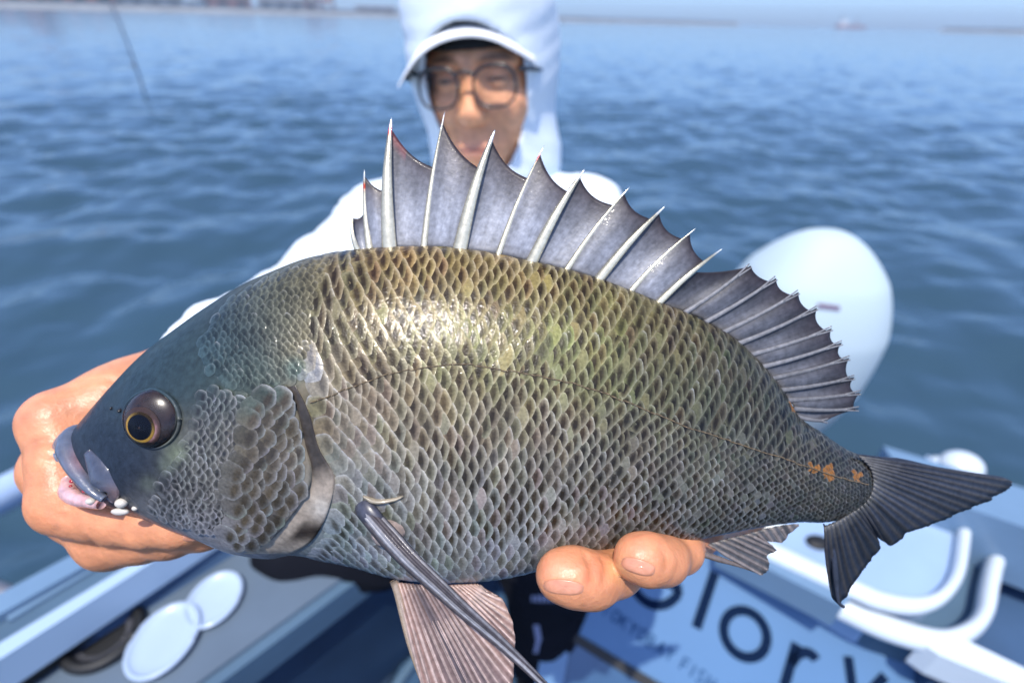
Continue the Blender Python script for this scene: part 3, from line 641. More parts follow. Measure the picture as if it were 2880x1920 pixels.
tb = lambda s, k: .0040*(1-k)**2.2+.0025*np.sin(k*2.4+s*3)*k
ctail = lambda s, k, r, j: (np.array([.018, .024, .040])*(1-r[..., None])+np.array([.050, .047, .046])*r[..., None])*(.75+.5*j[..., None])*(1.15-.45*k[..., None])*np.where(s < .45, 1.05, .8)[..., None]+np.array([.045, .045, .042])*np.clip(1-k/.22, 0, 1)[..., None]
tail_b = [(2395, 1276), (2425, 1305), (2436, 1342), (2428, 1380), (2402, 1412), (2368, 1436), (2335, 1456), (2300, 1470)]
tail_t = [(2836, 1348), (2846, 1362), (2818, 1383), (2772, 1409), (2699, 1443), (2660, 1462), (2625, 1478), (2575, 1497), (2556, 1500), (2547, 1518), (2515, 1542), (2488, 1522), (2474, 1508), (2482, 1528), (2490, 1550), (2451, 1592), (2420, 1640), (2410, 1652), (2389, 1691), (2366, 1707), (2350, 1690)]
o_, Bc, Tc, n = fan('tail_fin', tail_b, tail_t, 24, 16, tb, ctail, .035, 4, .0008, .0007)
rays(o_, Bc, Tc, n, 24, tb, (.035, .035, .042), 5, 2.0)
lead = lambda pts, nm: mk(nm, *tube(mid(*resample(catmull(pts), 24).T, .001), np.interp(np.linspace(0, 1, 24), [0, .25, .6, 1], [2, 8, 8, 4])*PX(.215), 8, .7, side), M_fin, o_, np.tile([.025, .030, .045], (24*8+2, 1)))
lead([(2400, 1275), (2474, 1288), (2534, 1296), (2635, 1319), (2749, 1335), (2809, 1342), (2838, 1354)], 'fin_edge'); lead([(2312, 1470), (2327, 1510), (2340, 1560), (2347, 1636), (2354, 1688), (2370, 1703)], 'fin_edge')
ab = lambda s, k: .0015*(1-k)+.002*k
can = lambda s, k, r, j: (np.array([.045, .048, .055])*(1-r[..., None])+np.array([.17, .145, .13])*r[..., None])*(.6+.8*j[..., None])
o_, Bc, Tc, n = fan('anal_fin', [(1985, 1525), (2030, 1512), (2080, 1500), (2140, 1484), (2185, 1474), (2232, 1468)], [(2140, 1612), (2152, 1606), (2160, 1578), (2150, 1556), (2180, 1542), (2168, 1530), (2146, 1516), (2190, 1520), (2202, 1510), (2208, 1496), (2224, 1486), (2236, 1474)], 11, 10, ab, can, .05, 9)
rays(o_, Bc, Tc, n, 11, ab, (.15, .13, .125), 5.5, 2.5)
mk('fin_spine', *tube(mid(*resample(catmull([(1886, 1530), (1950, 1546), (2020, 1568), (2085, 1588), (2140, 1610)]), 22).T, .0015), np.array([9]*12+[8, 7, 6.5, 6, 5.5, 5, 4.5, 4, 3, 2])*PX(.205), 8, .7, side), M_spine, o_, np.tile([.20, .15, .12], (22*8+2, 1)))
pb = lambda s, k: .004+.006*k+.0022*np.sin(s*16+k*2.)*k
def cpel(s, k, r, j):
    d = np.exp(-((s-.22)/.10)**2)+.8*np.exp(-((s-.42)/.08)**2); d = np.clip(d*1.3+.25*np.exp(-((s-.62)/.10)**2), 0, 1)*(.5+.5*j)
    c = np.array([.27, .16, .13])*(1-r[..., None])*.7+np.array([.44, .32, .28])*r[..., None]
    return c*(1-d[..., None])+np.array([.055, .05, .062])*d[..., None]
pel_b = [(1120, 1622), (1160, 1626), (1210, 1630), (1260, 1630), (1300, 1628), (1345, 1626)]
pel_t = [(1262, 2090), (1330, 2075), (1390, 2010), (1425, 1950), (1444, 1890), (1447, 1820), (1450, 1745), (1444, 1705), (1416, 1654), (1372, 1632)]
o_, Bc, Tc, n = fan('pelvic_fin', pel_b, pel_t, 22, 18, pb, cpel, .02, 12, .0005, .0009)
rays(o_, Bc, Tc, n, 22, pb, (.36, .27, .24), 5, 2.0)
mk('fin_spine', *tube(mid(*resample(catmull([(1114, 1618), (1126, 1650), (1156, 1763), (1184, 1844), (1216, 1920), (1262, 2020)]), 30).T, np.linspace(.004, .009, 30)), np.linspace(13, 6, 30)*PX(.195), 8, .7, side), M_spine, o_, np.tile([.42, .30, .20], (30*8+2, 1)))
# pectoral fin folded to a narrow blade, standing off the flank towards the viewer
PC = resample(catmull([(1018, 1424, .1745), (1075, 1490, .1700), (1150, 1572, .1665), (1246, 1662, .164), (1300, 1712, .163), (1393, 1792, .1625), (1494, 1888, .1625), (1580, 1975, .163)]), 40)
wdt = resample(np.array([[24.], [28], [24], [20], [17], [15], [12], [8], [5]]), 40)[:, 0]; tn = np.gradient(PC[:, :2], axis=0); tn /= np.linalg.norm(tn, axis=1)[:, None]; nn_ = np.stack([-tn[:, 1], tn[:, 0]], 1)
ss = np.linspace(-1, 1, 25); G = PC[:, None, :2]+nn_[:, None]*(ss[None, :, None]*wdt[:, None, None]); dd = PC[:, None, 2]-.0016*np.cos(ss*1.5)[None]-.00045*np.abs(np.sin(ss*9.5))[None]+.001*np.sin(ss*2+PC[:, None, 0]*.01)
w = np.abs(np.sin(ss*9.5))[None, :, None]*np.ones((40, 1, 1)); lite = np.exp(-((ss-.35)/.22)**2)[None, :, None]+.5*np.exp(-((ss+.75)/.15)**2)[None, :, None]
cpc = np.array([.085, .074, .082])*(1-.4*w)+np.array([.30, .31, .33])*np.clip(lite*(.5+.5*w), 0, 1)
pect = mk('pectoral_fin', at(G[..., 0], G[..., 1], dd).reshape(-1, 3), gridfaces(40, 25), M_fin, fish, cpc.reshape(-1, 3)); md = pect.modifiers.new('thickness', 'SOLIDIFY'); md.thickness = .0009; md.offset = 0
Q = resample(catmull([(1000, 1405, .177), (1028, 1432, .1725), (1058, 1466, .171), (1075, 1500, .171)]), 16)
mk('fin_base', *tube(at(Q[:, 0], Q[:, 1], Q[:, 2]), np.array([12, 20, 26, 29, 30, 30, 29, 28, 27, 26, 25, 24, 22, 20, 16, 10])*PX(.172), 14, .6, side), mat('fin_base_skin', (.045, .045, .060), .35, coat=.3, noise=(500, .4)), pect)
Q = resample(catmull([(1022, 1392), (1060, 1406), (1105, 1402), (1135, 1392)]), 18)
mk('armpit_fold', *tube(sk(Q[:, 0], Q[:, 1], .0006), np.array([3, 6, 8, 10, 11, 11, 11, 11, 10, 10, 9, 9, 8, 8, 7, 6, 5, 3])*PX(.175), 8, .6), mat('pale_fold', (.24, .20, .14), .35, .0, coat=.5, noise=(700, .3)), fish)
v, fcs = ball(sk(1098, 1478, -.0004), (.0062, .0085, .0016), frame_from(c2w(np.array([.1, -.1, 1.]))-C, c2w(np.array([.8, -.5, 0.]))-C), 18, 10)
mk('armpit_skin', v, fcs, mat('pale_pink_skin', (.30, .24, .22), .35, coat=.4, bump=[(700, .4, .0006)], noise=(400, .35)), fish)

# ================================================================== PERSON
def A3(t): return at(np.array(float(t[0])), np.array(float(t[1])), np.array(float(t[2])))
def pr(px, py, d, rpx): return (A3((px, py, d)), rpx*PX(d))      # joint: pixel, depth, radius in pixels
def pm_(px, py, d, r): return (A3((px, py, d)), r)               # joint: radius in metres
person = thing('person', A3((1500, 1700, .95)), 'person in white hooded jacket, cap and glasses holding the fish out in both hands', 'person')

# --- head, built in its own frame (x to the viewer's right, y away, z up)
yaw, roll, pit = math.radians(-11), math.radians(5), math.radians(4)
hx = np.array([math.cos(yaw), math.sin(yaw), 0]); hy = np.array([-math.sin(yaw), math.cos(yaw), 0]); hz = np.array([0, 0, 1.])
hx, hz = hx*math.cos(roll)+hz*math.sin(roll), hz*math.cos(roll)-hx*math.sin(roll)
hy, hz = hy*math.cos(pit)-hz*math.sin(pit), hz*math.cos(pit)+hy*math.sin(pit)
HA = np.stack([hx, hy, hz])                       # rows: head axes in world
E0 = A3((1322, 224, .60)); HC = E0+hy*.088        # eye line is 0.6 m away
H2W = lambda p: np.asarray(p, float) @ HA+HC
def head_sdf(G):
    q = (G-HC.astype(np.float32)) @ HA.T.astype(np.float32)
    d = sd_ell(q, (0, .008, .035), (.078, .098, .105))
    d = smin(d, sd_ell(q, (0, -.020, -.045), (.068, .066, .072)), .03)
    d = smin(d, sd_ell(q, (0, .005, -.012), (.077, .066, .060)), .02)
    d = smin(d, sd_ell(q, (0, -.042, -.102), (.034, .036, .026)), .028)              # chin
    for s in (-1, 1):
        d = smin(d, sd_ell(q, (s*.038, -.055, -.028), (.024, .026, .024)), .015)      # cheekbone
        d = smin(d, sd_cap(q, (s*.014, -.089, .022), (s*.050, -.072, .020), .008, .007), .014)   # brow
        d = smax(d, -sd_ell(q, (s*.032, -.098, .000), (.020, .017, .012)), .012)     # eye socket
        d = smin(d, sd_ell(q, (s*.031, -.0755, -.001), (.0150, .0125, .0115)), .004) # lids
        d = smax(d, -sd_cap(q, (s*.022, -.0895, -.0015), (s*.041, -.0845, -.001), .0024, .0018), .002)
        d = smin(d, sd_ell(q, (s*.0115, -.091, -.040), (.0070, .009, .0060)), .006)  # nostril wing
    d = smin(d, sd_cap(q, (0, -.086, .006), (0, -.099, -.036), .0075, .0105), .016)  # nose
    d = smin(d, sd_ell(q, (0, -.068, -.076), (.032, .018, .020)), .016)              # muzzle
    d = smin(d, sd_cap(q, (-.019, -.0835, -.0740), (.019, -.0835, -.0740), .0034, .0034), .006)
    d = smin(d, sd_cap(q, (-.016, -.0815, -.0830), (.016, -.0815, -.0830), .0034, .0034), .006)
    d = smax(d, -sd_cap(q, (-.024, -.0895, -.0785), (.024, -.0895, -.0785), .0006, .0006), .002)
    d = smin(d, sd_cap(q, (0, .02, -.06), (0, .06, -.20), .055, .06), .03)           # neck
    return d
r_ = .17; Vh, Fh = nets(head_sdf, HC-np.array([.12, .14, .20]), HC+np.array([.12, .16, .16]), .0026)
q = (Vh-HC) @ HA.T
skin = np.array([.74, .345, .175]); ch = np.tile(skin, (len(Vh), 1))
def mixc(ch, w, col): return ch*(1-w[:, None])+np.array(col)*w[:, None]
lipw = np.exp(-((q[:, 2]+.079)/.0075)**2)*np.exp(-(q[:, 0]/.021)**4)*(q[:, 1] < -.06); ch = mixc(ch, np.clip(lipw, 0, .7), (.58, .25, .18)); ch = mixc(ch, np.clip(np.exp(-((q[:, 2]+.0785)/.0018)**2)*np.exp(-(q[:, 0]/.026)**4)*(q[:, 1] < -.06), 0, .9), (.22, .06, .05))
ch = mixc(ch, np.clip(np.exp(-((q[:, 2]+.030)/.02)**2-((np.abs(q[:, 0])-.045)/.018)**2), 0, 1)*.3, (.70, .34, .21))
brow = np.exp(-((q[:, 2]-.0215+.12*(np.abs(q[:, 0])-.032)**2*60)/.0042)**2)*np.exp(-((np.abs(q[:, 0])-.032)/.019)**4)*(q[:, 1] < -.05); ch = mixc(ch, np.clip(brow, 0, .8), (.05, .035, .03))
lash = np.exp(-((q[:, 2]+.0008)/.0022)**2)*np.exp(-((np.abs(q[:, 0])-.0315)/.0125)**4)*(q[:, 1] < -.06); ch = mixc(ch, np.clip(lash*1.2, 0, .9), (.05, .03, .025))
hairw = ((q[:, 2] > .066-.3*np.clip(-q[:, 1]-.03, 0, 1)) | ((np.abs(q[:, 0]) > .066) & (q[:, 2] > -.012) & (q[:, 1] > -.045) & (q[:, 1] < .01)) | ((q[:, 1] > .02) & (q[:, 2] > -.03))).astype(float)*(np.abs(q[:, 0]) < .0805); ch = mixc(ch, hairw*.95, (.015, .013, .013))
stub = np.exp(-((q[:, 2]+.066)/.008)**2-(q[:, 0]/.03)**4)*(q[:, 1] < -.06)+.6*np.exp(-((q[:, 2]+.115)/.014)**2-(q[:, 0]/.03)**4); ch = mixc(ch, np.clip(stub, 0, 1)*.06, (.2, .13, .10))

# --- his right hand (behind the fish's head) and left hand (under its belly)
def hand_r0(G):
    d = chain(G, [pr(560, 1052, .272, 122), pr(360, 1135, .243, 108), pr(167, 1187, .225, 88)], .012)
    d = smin(d, chain(G, [pr(540, 1120, .278, 110), pr(330, 1300, .252, 118), pr(240, 1350, .244, 100)], .012), .016)
    idx = chain(G, [pr(167, 1187, .225, 86), pr(186, 1300, .219, 80), pr(203, 1402, .216, 93), pr(262, 1432, .214, 76), pr(330, 1452, .212, 70), pr(415, 1470, .209, 62), pr(500, 1477, .207, 55), pr(575, 1478, .207, 44)], .006)
    mid_ = chain(G, [pr(190, 1240, .248, 78), pr(162, 1318, .240, 80), pr(230, 1430, .232, 82), pr(318, 1504, .226, 86), pr(400, 1504, .222, 70), pr(480, 1497, .218, 64), pr(575, 1482, .215, 56), pr(640, 1470, .214, 44)], .006)
    rng_ = chain(G, [pr(260, 1300, .262, 80), pr(300, 1430, .252, 76), pr(390, 1478, .246, 74), pr(520, 1460, .238, 62), pr(640, 1440, .234, 50)], .006)
    pky = chain(G, [pr(330, 1310, .272, 70), pr(400, 1420, .266, 64), pr(470, 1436, .260, 58), pr(600, 1400, .252, 46)], .006)
    thb = chain(G, [pr(500, 1120, .255, 80), pr(440, 1170, .240, 66), pr(400, 1230, .232, 60), pr(370, 1300, .229, 50)], .008)
    d = smin(d, idx, .005); d = smin(d, mid_, .0028); d = smin(d, rng_, .003); d = smin(d, pky, .003); d = smin(d, thb, .008)
    return d
def hand_l0(G):
    a = chain(G, [pr(1572, 1616, .1805, 64), pr(1610, 1620, .1812, 72), pr(1668, 1632, .1845, 66), pr(1735, 1606, .194, 60), pr(1800, 1570, .208, 60), pr(1880, 1500, .232, 60), pr(1960, 1440, .256, 66)], .006)
    b = chain(G, [pr(1788, 1566, .1800, 60), pr(1820, 1572, .1808, 64), pr(1866, 1576, .187, 58), pr(1915, 1550, .202, 52), pr(1970, 1490, .228, 54), pr(2010, 1420, .254, 62)], .006)
    c_ = chain(G, [pr(1880, 1556, .196, 44), pr(1908, 1560, .200, 42), pr(1960, 1510, .222, 46), pr(2040, 1410, .258, 56)], .006)
    e_ = chain(G, [pr(1990, 1470, .222, 38), pr(2030, 1440, .240, 42), pr(2070, 1400, .262, 50)], .006)
    d = smin(a, b, .0007); d = smin(d, c_, .0010); d = smin(d, e_, .003)
    palm = chain(G, [pr(1960, 1430, .262, 92), pr(2050, 1400, .285, 100), pr(2095, 1370, .305, 100)], .01)
    thb = chain(G, [pr(2010, 1380, .280, 70), pr(1900, 1330, .265, 52), pr(1800, 1290, .250, 42)], .006)
    d = smin(d, palm, .014); d = smin(d, thb, .01)
    return d
def surf(fn, px, py, t0, t1, off):
    px, py = np.asarray(px, float), np.asarray(py, float); r = rayc(px, py) @ R.T; tt = np.linspace(t0, t1, 300, dtype=np.float32)
    L3 = (C+r[:, None]*tt[None, :, None]).astype(np.float32); dv = fn(L3); ix = np.maximum(np.argmax(dv < 0, axis=1)-1, 0); d0 = tt[ix]
    return C+r*(d0-off)[:, None]
def creased(fn, lines, t0, t1):
    segs = []
    for pts, r in lines:
        Q = resample(catmull(np.array(pts, float)), 9); P = surf(fn, Q[:, 0], Q[:, 1], t0, t1, 0.); segs += [(P[i], P[i+1], r*1.5) for i in range(8)]
    def g(G):
        d = fn(G); e = None
        for a, b, r in segs: c = sd_cap(G, a, b, r, r); e = c if e is None else np.minimum(e, c)
        return smax(d, -e, .0022)
    return g
hand_r = creased(hand_r0, [([(92, 1246), (118, 1240), (150, 1246)], .0006), ([(118, 1290), (150, 1296), (190, 1290)], .0004), ([(128, 1432), (150, 1446), (182, 1452)], .0006), ([(140, 1408), (170, 1420), (200, 1424)], .0004), ([(250, 1520), (266, 1536), (280, 1560)], .0005), ([(230, 1068), (290, 1062), (340, 1080)], .0005), ([(300, 1100), (335, 1085), (360, 1060)], .0004)], .18, .30)
hand_l = creased(hand_l0, [([(1652, 1566), (1668, 1590), (1668, 1622)], .0009), ([(1700, 1575), (1708, 1600), (1700, 1640)], .0006), ([(1866, 1540), (1880, 1570), (1876, 1600)], .0006)], .16, .22)
Vr_, Fr_ = nets(hand_r, A3((330, 1330, .245))-np.array([.062, .075, .075]), A3((330, 1330, .245))+np.array([.085, .075, .085]), .0014)
Vl_, Fl_ = nets(hand_l, A3((1830, 1500, .235))-np.array([.062, .090, .055]), A3((1830, 1500, .235))+np.array([.072, .085, .070]), .0014)
def handcol(V, spots):
    c = np.tile(np.array([.57, .235, .115]), (len(V), 1)); p = (V-C) @ R; px, py = proj(p)
    for x, y, s, col, a in spots: c = mixc(c, a*np.exp(-(((px-x)/s)**2+((py-y)/s)**2)), col)
    return c
cr = handcol(Vr_, [(90, 1140, 60, (.64, .24, .14), .5), (130, 1460, 80, (.54, .20, .09), .5), (480, 960, 90, (.62, .24, .14), .5), (300, 1590, 60, (.52, .21, .10), .5), (98, 1248, 16, (.40, .16, .09), .5), (140, 1440, 12, (.42, .17, .09), .5), (160, 1478, 9, (.3, .14, .09), .5), (166, 1056, 6, (.25, .14, .10), .7), (270, 1020, 120, (.60, .28, .15), .5)])
cl = handcol(Vl_, [(1560, 1600, 45, (.70, .27, .17), .55), (1680, 1600, 30, (.62, .19, .10), .5), (1740, 1600, 30, (.62, .36, .15), .5), (1800, 1545, 40, (.68, .25, .15), .5), (1870, 1580, 14, (.55, .20, .08), .5), (1648, 1628, 14, (.62, .16, .08), .5)])
M_hskin = mat('skin', rough=.46, attr='Col', sss=.22, sssr=(.010, .0035, .0015), coat=.10, coatr=.2, bump=[(420, .30, .0010), (1500, .30, .0003), (120, .30, .0020)], noise=(110, .22))
Fa = [tuple(x) for x in Fh.tolist()]; o1 = len(Vh); Fa += [tuple(x) for x in (Fr_+o1).tolist()]; o2 = o1+len(Vr_); Fa += [tuple(x) for x in (Fl_+o2).tolist()]
# forearms, upper arms and trunk under the clothes, so that head and hands belong to one body
def trunk(G):
    d = chain(G, [pm_(560, 1052, .272, .021), pm_(680, 1040, .33, .030), pm_(818, 930, .5, .036), pm_(1080, 650, .70, .045), pm_(1400, 640, .76, .06)], .03)
    d = smin(d, chain(G, [pm_(2085, 1372, .30, .021), pm_(2000, 1270, .42, .030), pm_(1870, 1160, .53, .036), pm_(1760, 930, .64, .040), pm_(1630, 650, .72, .045), pm_(1400, 640, .76, .06)], .03), .03)
    d = smin(d, chain(G, [(H2W((0, .06, -.17)), .055), pm_(1390, 700, .80, .11), pm_(1420, 1250, .86, .12)], .03), .03); return d
lo = np.minimum(A3((560, 1052, .272)), A3((1300, 1500, .86)))-.09; Vt, Ft = nets(trunk, lo-np.array([.12, .05, .12]), np.maximum(A3((2085, 1372, .30)), A3((1750, 300, .86)))+np.array([.10, .25, .12]), .009)
Fa += [tuple(x) for x in (Ft+o2+len(Vl_)).tolist()]
pbody = mk('body', np.vstack([Vh, Vr_, Vl_, Vt]), Fa, M_hskin, person, np.vstack([ch, cr, cl, np.tile(skin, (len(Vt), 1))]))
# fingernails
M_nail = mat('fingernail', (.54, .235, .14), .28, coat=.3, sss=.1, sssr=(.004, .002, .001), bump=[(300, .1, .0005)], noise=(300, .15))
def nail(fn, px, py, rl, rw, rot, t0, t1):
    ca, sa = math.cos(rot), math.sin(rot); xs_, ys_, of = [], [], []
    for rr in np.linspace(0, 1.06, 8):
        for a in np.linspace(0, 2*np.pi, 28, endpoint=False):
            ex = np.sign(math.cos(a))*abs(math.cos(a))**.75*rr*rl; ey = np.sign(math.sin(a))*abs(math.sin(a))**.75*rr*rw
            xs_.append(px+ex*ca-ey*sa); ys_.append(py+ex*sa+ey*ca); of.append(.0008 if rr < 1.0 else -.0010)
    mk('fingernail', surf(fn, xs_, ys_, t0, t1, np.array(of)), gridfaces(8, 28, 0, True), M_nail, person)
nail(hand_l, 1585, 1650, 58, 22, .09, .16, .20); nail(hand_l, 1795, 1592, 50, 22, .30, .16, .20); nail(hand_r, 552, 1508, 40, 14, -.1, .19, .22)
# eyes under the lids
M_eye = mat('eyeball', (.70, .66, .60), .15); M_ir = mat('dark_iris', (.02, .013, .01), .1)
for s in (-1, 1):
    e = mk('eye', *ball(H2W((s*.0315, -.0735, -.0014)), .0118, None, 20, 14), M_eye, person); mk('iris', *ball(H2W((s*.0315-.0005, -.0812, -.0014)), (.0052, .0052, .0052), None, 14, 10), M_ir, e)
# --- glasses
gl_ = mk('eyeglasses', *join([tube(H2W(np.array([(-.0125, -.1095, .004), (-.006, -.1120, .0075), (0, -.1128, .0085), (.006, -.1120, .0075), (.0125, -.1095, .004)])), .0019, 8)]+
      [tube(H2W(np.array([(s*.060, -.094, .008), (s*.074, -.080, .008), (s*.079, -.04, .006), (s*.081, .015, .002)])), [.0026, .0026, .0019, .0016], 8) for s in (-1, 1)]), mat('black_acetate', (.012, .011, .012), .25, coat=.5), person)
M_lens = bpy.data.materials.new('spectacle_lens'); M_lens.use_nodes = True; n_ = M_lens.node_tree.nodes; l_ = M_lens.node_tree.links
tr = n_.new('ShaderNodeBsdfTransparent'); tr.inputs[0].default_value = (.93, .95, .96, 1); g2 = n_.new('ShaderNodeBsdfGlossy'); g2.inputs['Roughness'].default_value = .02; fr = n_.new('ShaderNodeFresnel'); fr.inputs[0].default_value = 1.25
mx2 = n_.new('ShaderNodeMixShader'); l_.new(fr.outputs[0], mx2.inputs[0]); l_.new(tr.outputs[0], mx2.inputs[1]); l_.new(g2.outputs[0], mx2.inputs[2]); l_.new(mx2.outputs[0], n_['Material Output'].inputs[0])
M_rim = mat('black_rim', (.015, .013, .014), .25, coat=.5)
for s in (-1, 1):
    a = np.linspace(0, 2*np.pi, 41); sq = lambda c: np.sign(c)*np.abs(c)**.78
    xr, zr = s*.0335+.0245*sq(np.cos(a)), -.008+.0215*sq(np.sin(a)); yr = -.108+.20*(np.abs(xr)-.012)*.9*.4+.0
    P = np.stack([xr, yr, zr], 1); upper = np.clip(.6+.6*np.sin(a), .45, 1)
    mk('rim', *tube(H2W(P), (.0010+.0012*upper), 8), M_rim, gl_)
    rr = np.linspace(0, .97, 6)[:, None, None]; cen = P[:-1].mean(0); G3 = cen+(P[None, :-1]-cen)*rr; G3[..., 1] -= .002*(1-rr[..., 0]**2)
    mk('lens', H2W(G3.reshape(-1, 3)), gridfaces(6, 40, 0, True), M_lens, gl_)
# --- cap: crown, black band standing in for the shade under the brim, and curved brim
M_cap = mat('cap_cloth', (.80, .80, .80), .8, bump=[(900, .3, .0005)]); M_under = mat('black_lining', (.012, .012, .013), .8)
def capc(G):
    q = (G-HC.astype(np.float32)) @ HA.T.astype(np.float32); d = sd_ell(q, (0, .006, .040), (.083, .105, .112)); d = smax(d, .048+.10*(q[..., 1]+.02)-q[..., 2]*1.0, .006); return smax(d, -sd_ell(q, (0, .006, .038), (.0795, .1005, .108)), .003)
Vc, Fc = nets(capc, HC-np.array([.12, .14, .06]), HC+np.array([.12, .16, .18]), .003); cap = mk('cap', Vc, Fc, M_cap, person)
def band(G):
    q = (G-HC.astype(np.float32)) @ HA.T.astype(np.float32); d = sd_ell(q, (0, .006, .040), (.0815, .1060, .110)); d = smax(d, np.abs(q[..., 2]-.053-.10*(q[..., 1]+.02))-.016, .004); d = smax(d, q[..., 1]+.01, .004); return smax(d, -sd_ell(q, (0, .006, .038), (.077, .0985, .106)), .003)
Vc, Fc = nets(band, HC-np.array([.12, .14, .03]), HC+np.array([.12, .05, .12]), .0026); mk('brim_shade_band', Vc, Fc, M_under, cap)
fe = resample(catmull([(1119, 240, .600), (1138, 205, .585), (1178, 150, .566), (1240, 110, .557), (1315, 94, .553), (1385, 104, .557), (1445, 133, .566), (1507, 170, .590)]), 41)
ie = resample(catmull([(1160, 232, .655), (1172, 190, .640), (1200, 132, .625), (1255, 84, .612), (1318, 62, .608), (1380, 70, .611), (1430, 97, .620), (1472, 145, .640)]), 41)
kk = np.linspace(0, 1, 12); Fw, Iw = at(fe[:, 0], fe[:, 1], fe[:, 2]), at(ie[:, 0], ie[:, 1], ie[:, 2])
G3 = Iw[:, None]*(1-kk)[None, :, None]+Fw[:, None]*kk[None, :, None]; G3[..., 2] += .007*np.sin(kk*math.pi)[None]
mk('brim', np.vstack([G3.reshape(-1, 3), (G3[:, -1]-np.array([0, -.001, .0038])).reshape(-1, 3)]), gridfaces(41, 12)+[(i*12+11, (i+1)*12+11, 492+i+1, 492+i) for i in range(40)], M_cap, cap)
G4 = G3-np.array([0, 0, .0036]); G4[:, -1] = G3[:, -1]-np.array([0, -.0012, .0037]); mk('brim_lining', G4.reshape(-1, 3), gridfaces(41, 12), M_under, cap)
# --- jacket with hood
M_jack = mat('white_jacket', (.70, .77, .82), .75, bump=[(60, .25, .004), (1200, .25, .0004)])
def fold(G, s=1.): return .0022*s*np.sin(G[..., 0]*70+12*np.sin(G[..., 2]*22)+G[..., 1]*35)+.0015*s*np.sin(G[..., 2]*95+G[..., 0]*40+9*np.sin(G[..., 1]*20))
def jacket(G):
    d = chain(G, [pm_(1090, 665, .70, .070), pm_(945, 818, .60, .061), pm_(822, 930, .50, .055), pm_(700, 1035, .36, .047), pm_(640, 1050, .315, .041)], .02)
    d2 = chain(G, [pm_(1630, 640, .72, .062), pm_(1760, 930, .64, .056), pm_(1870, 1160, .53, .052)], .02)
    d2 = smin(d2, chain(G, [pm_(1870, 1160, .53, .052), pm_(2000, 1270, .42, .046), pm_(2085, 1330, .335, .040)], .02), .02)
    t = chain(G, [pm_(1130, 680, .73, .075), pm_(1380, 640, .78, .085), pm_(1630, 640, .75, .068)], .04)
    t = smin(t, chain(G, [pm_(1390, 760, .84, .14), pm_(1420, 1280, .92, .145)], .04), .06)
    t = smin(t, chain(G, [(H2W((0, .045, -.13)), .078), pm_(1390, 640, .80, .10)], .03), .03)
    d = smin(smin(d, t, .04), d2, .04)+fold(G, .7)
    d = smax(d, -sd_cap(G, A3((700, 1040, .36)), A3((480, 1080, .25)), .030, .036), .004)       # cuff opening
    d = smax(d, -sd_cap(G, A3((2050, 1300, .375)), A3((2120, 1380, .29)), .030, .033), .004)
    return smax(d, -chain(G, [(H2W((0, -.01, -.10)), .066), (H2W((0, .03, -.19)), .058)]), .008)
pts = np.array([A3(x) for x in ((600, 1060, .30), (1900, 1160, .50), (1090, 500, .70), (1420, 1450, .95), (1400, 500, .95), (2110, 1330, .32))])
Vj, Fj = nets(jacket, pts.min(0)-.11, pts.max(0)+np.array([.11, .14, .10]), .0055)
jack = mk('hooded_jacket', Vj, Fj, M_jack, person)
def hood(G):
    q = (G-HC.astype(np.float32)) @ HA.T.astype(np.float32)
    o = sd_ell(q, (-.006, .012, .030), (.0985, .128, .150)); o = smin(o, sd_ell(q, (.0, .02, -.10), (.092, .100, .09)), .03)
    o = smin(o, sd_cap(q, (0, -.010, .112), (0, .02, .118), .046, .06), .03); o = smin(o, sd_ell(q, (-.004, -.026, .080), (.088, .082, .062)), .02)+fold(G, .15)
    i = sd_ell(q, (-.006, .014, .028), (.0915, .124, .146)); i = smin(i, sd_ell(q, (.0, .02, -.10), (.085, .096, .085)), .03); i = smin(i, sd_ell(q, (-.004, -.024, .070), (.078, .068, .056)), .02)
    d = smax(o, -i, .004)
    op = smax(sd_ell(q, (.010, -.13, -.020), (.0670, .100, .110)), q[..., 2]-(.056-9*(q[..., 0]-.002)**2), .004)
    return smax(d, -op, .006)
Vo, Fo = nets(hood, HC-np.array([.13, .16, .22]), HC+np.array([.13, .19, .21]), .0032)
mk('hood', Vo, Fo, M_jack, jack)
# --- dark trousers: one leg upright, the other knee out to the side
M_trous = mat('black_trousers', (.005, .006, .010), .9, spec=.15, bump=[(40, .3, .006)])
def trous(G):
    d = chain(G, [pm_(1440, 1330, .92, .14), pm_(1540, 1560, .90, .085), pm_(1548, 1760, .92, .068), pm_(1530, 2050, 1.02, .062), pm_(1530, 2300, 1.1, .06)], .03)
    d2 = chain(G, [pm_(1380, 1330, .92, .13), pm_(1060, 1480, .82, .088), pm_(835, 1538, .80, .062)], .03)
    d2 = smin(d2, chain(G, [pm_(835, 1538, .80, .058), pm_(1000, 1520, .98, .055), pm_(1180, 1500, 1.15, .052)], .03), .03)
    return smin(d, d2, .04)+fold(G, .8)
pts = np.array([A3(x) for x in ((1440, 1330, .92), (830, 1520, .80), (1530, 2300, 1.1), (1180, 1500, 1.15))])
Vp, Fp = nets(trous, pts.min(0)-.16, pts.max(0)+.17, .007); trs = mk('trousers', Vp, Fp, M_trous, person)
def onto(fn, px, py, t0, t1):
    r = rayc(np.array(float(px)), np.array(float(py))) @ R.T; tt = np.linspace(t0, t1, 500); line = C+r*tt[:, None]; dv = fn(line[:, None].astype(np.float32))[:, 0]; return line[max(int(np.argmax(dv < 0))-1, 0)]-r*.002
def patch(name, fn, x0, x1, y0, y1, m, parent, slant=0., nx=8, ny=3):
    V = [onto(fn, x0+(x1-x0)*i/(nx-1)+slant*j/(ny-1), y0+(y1-y0)*j/(ny-1), .5, 1.4) for i in range(nx) for j in range(ny)]; mk(name, np.array(V), gridfaces(nx, ny), m, parent)
M_prt = mat('pale_print', (.17, .19, .30), .6)
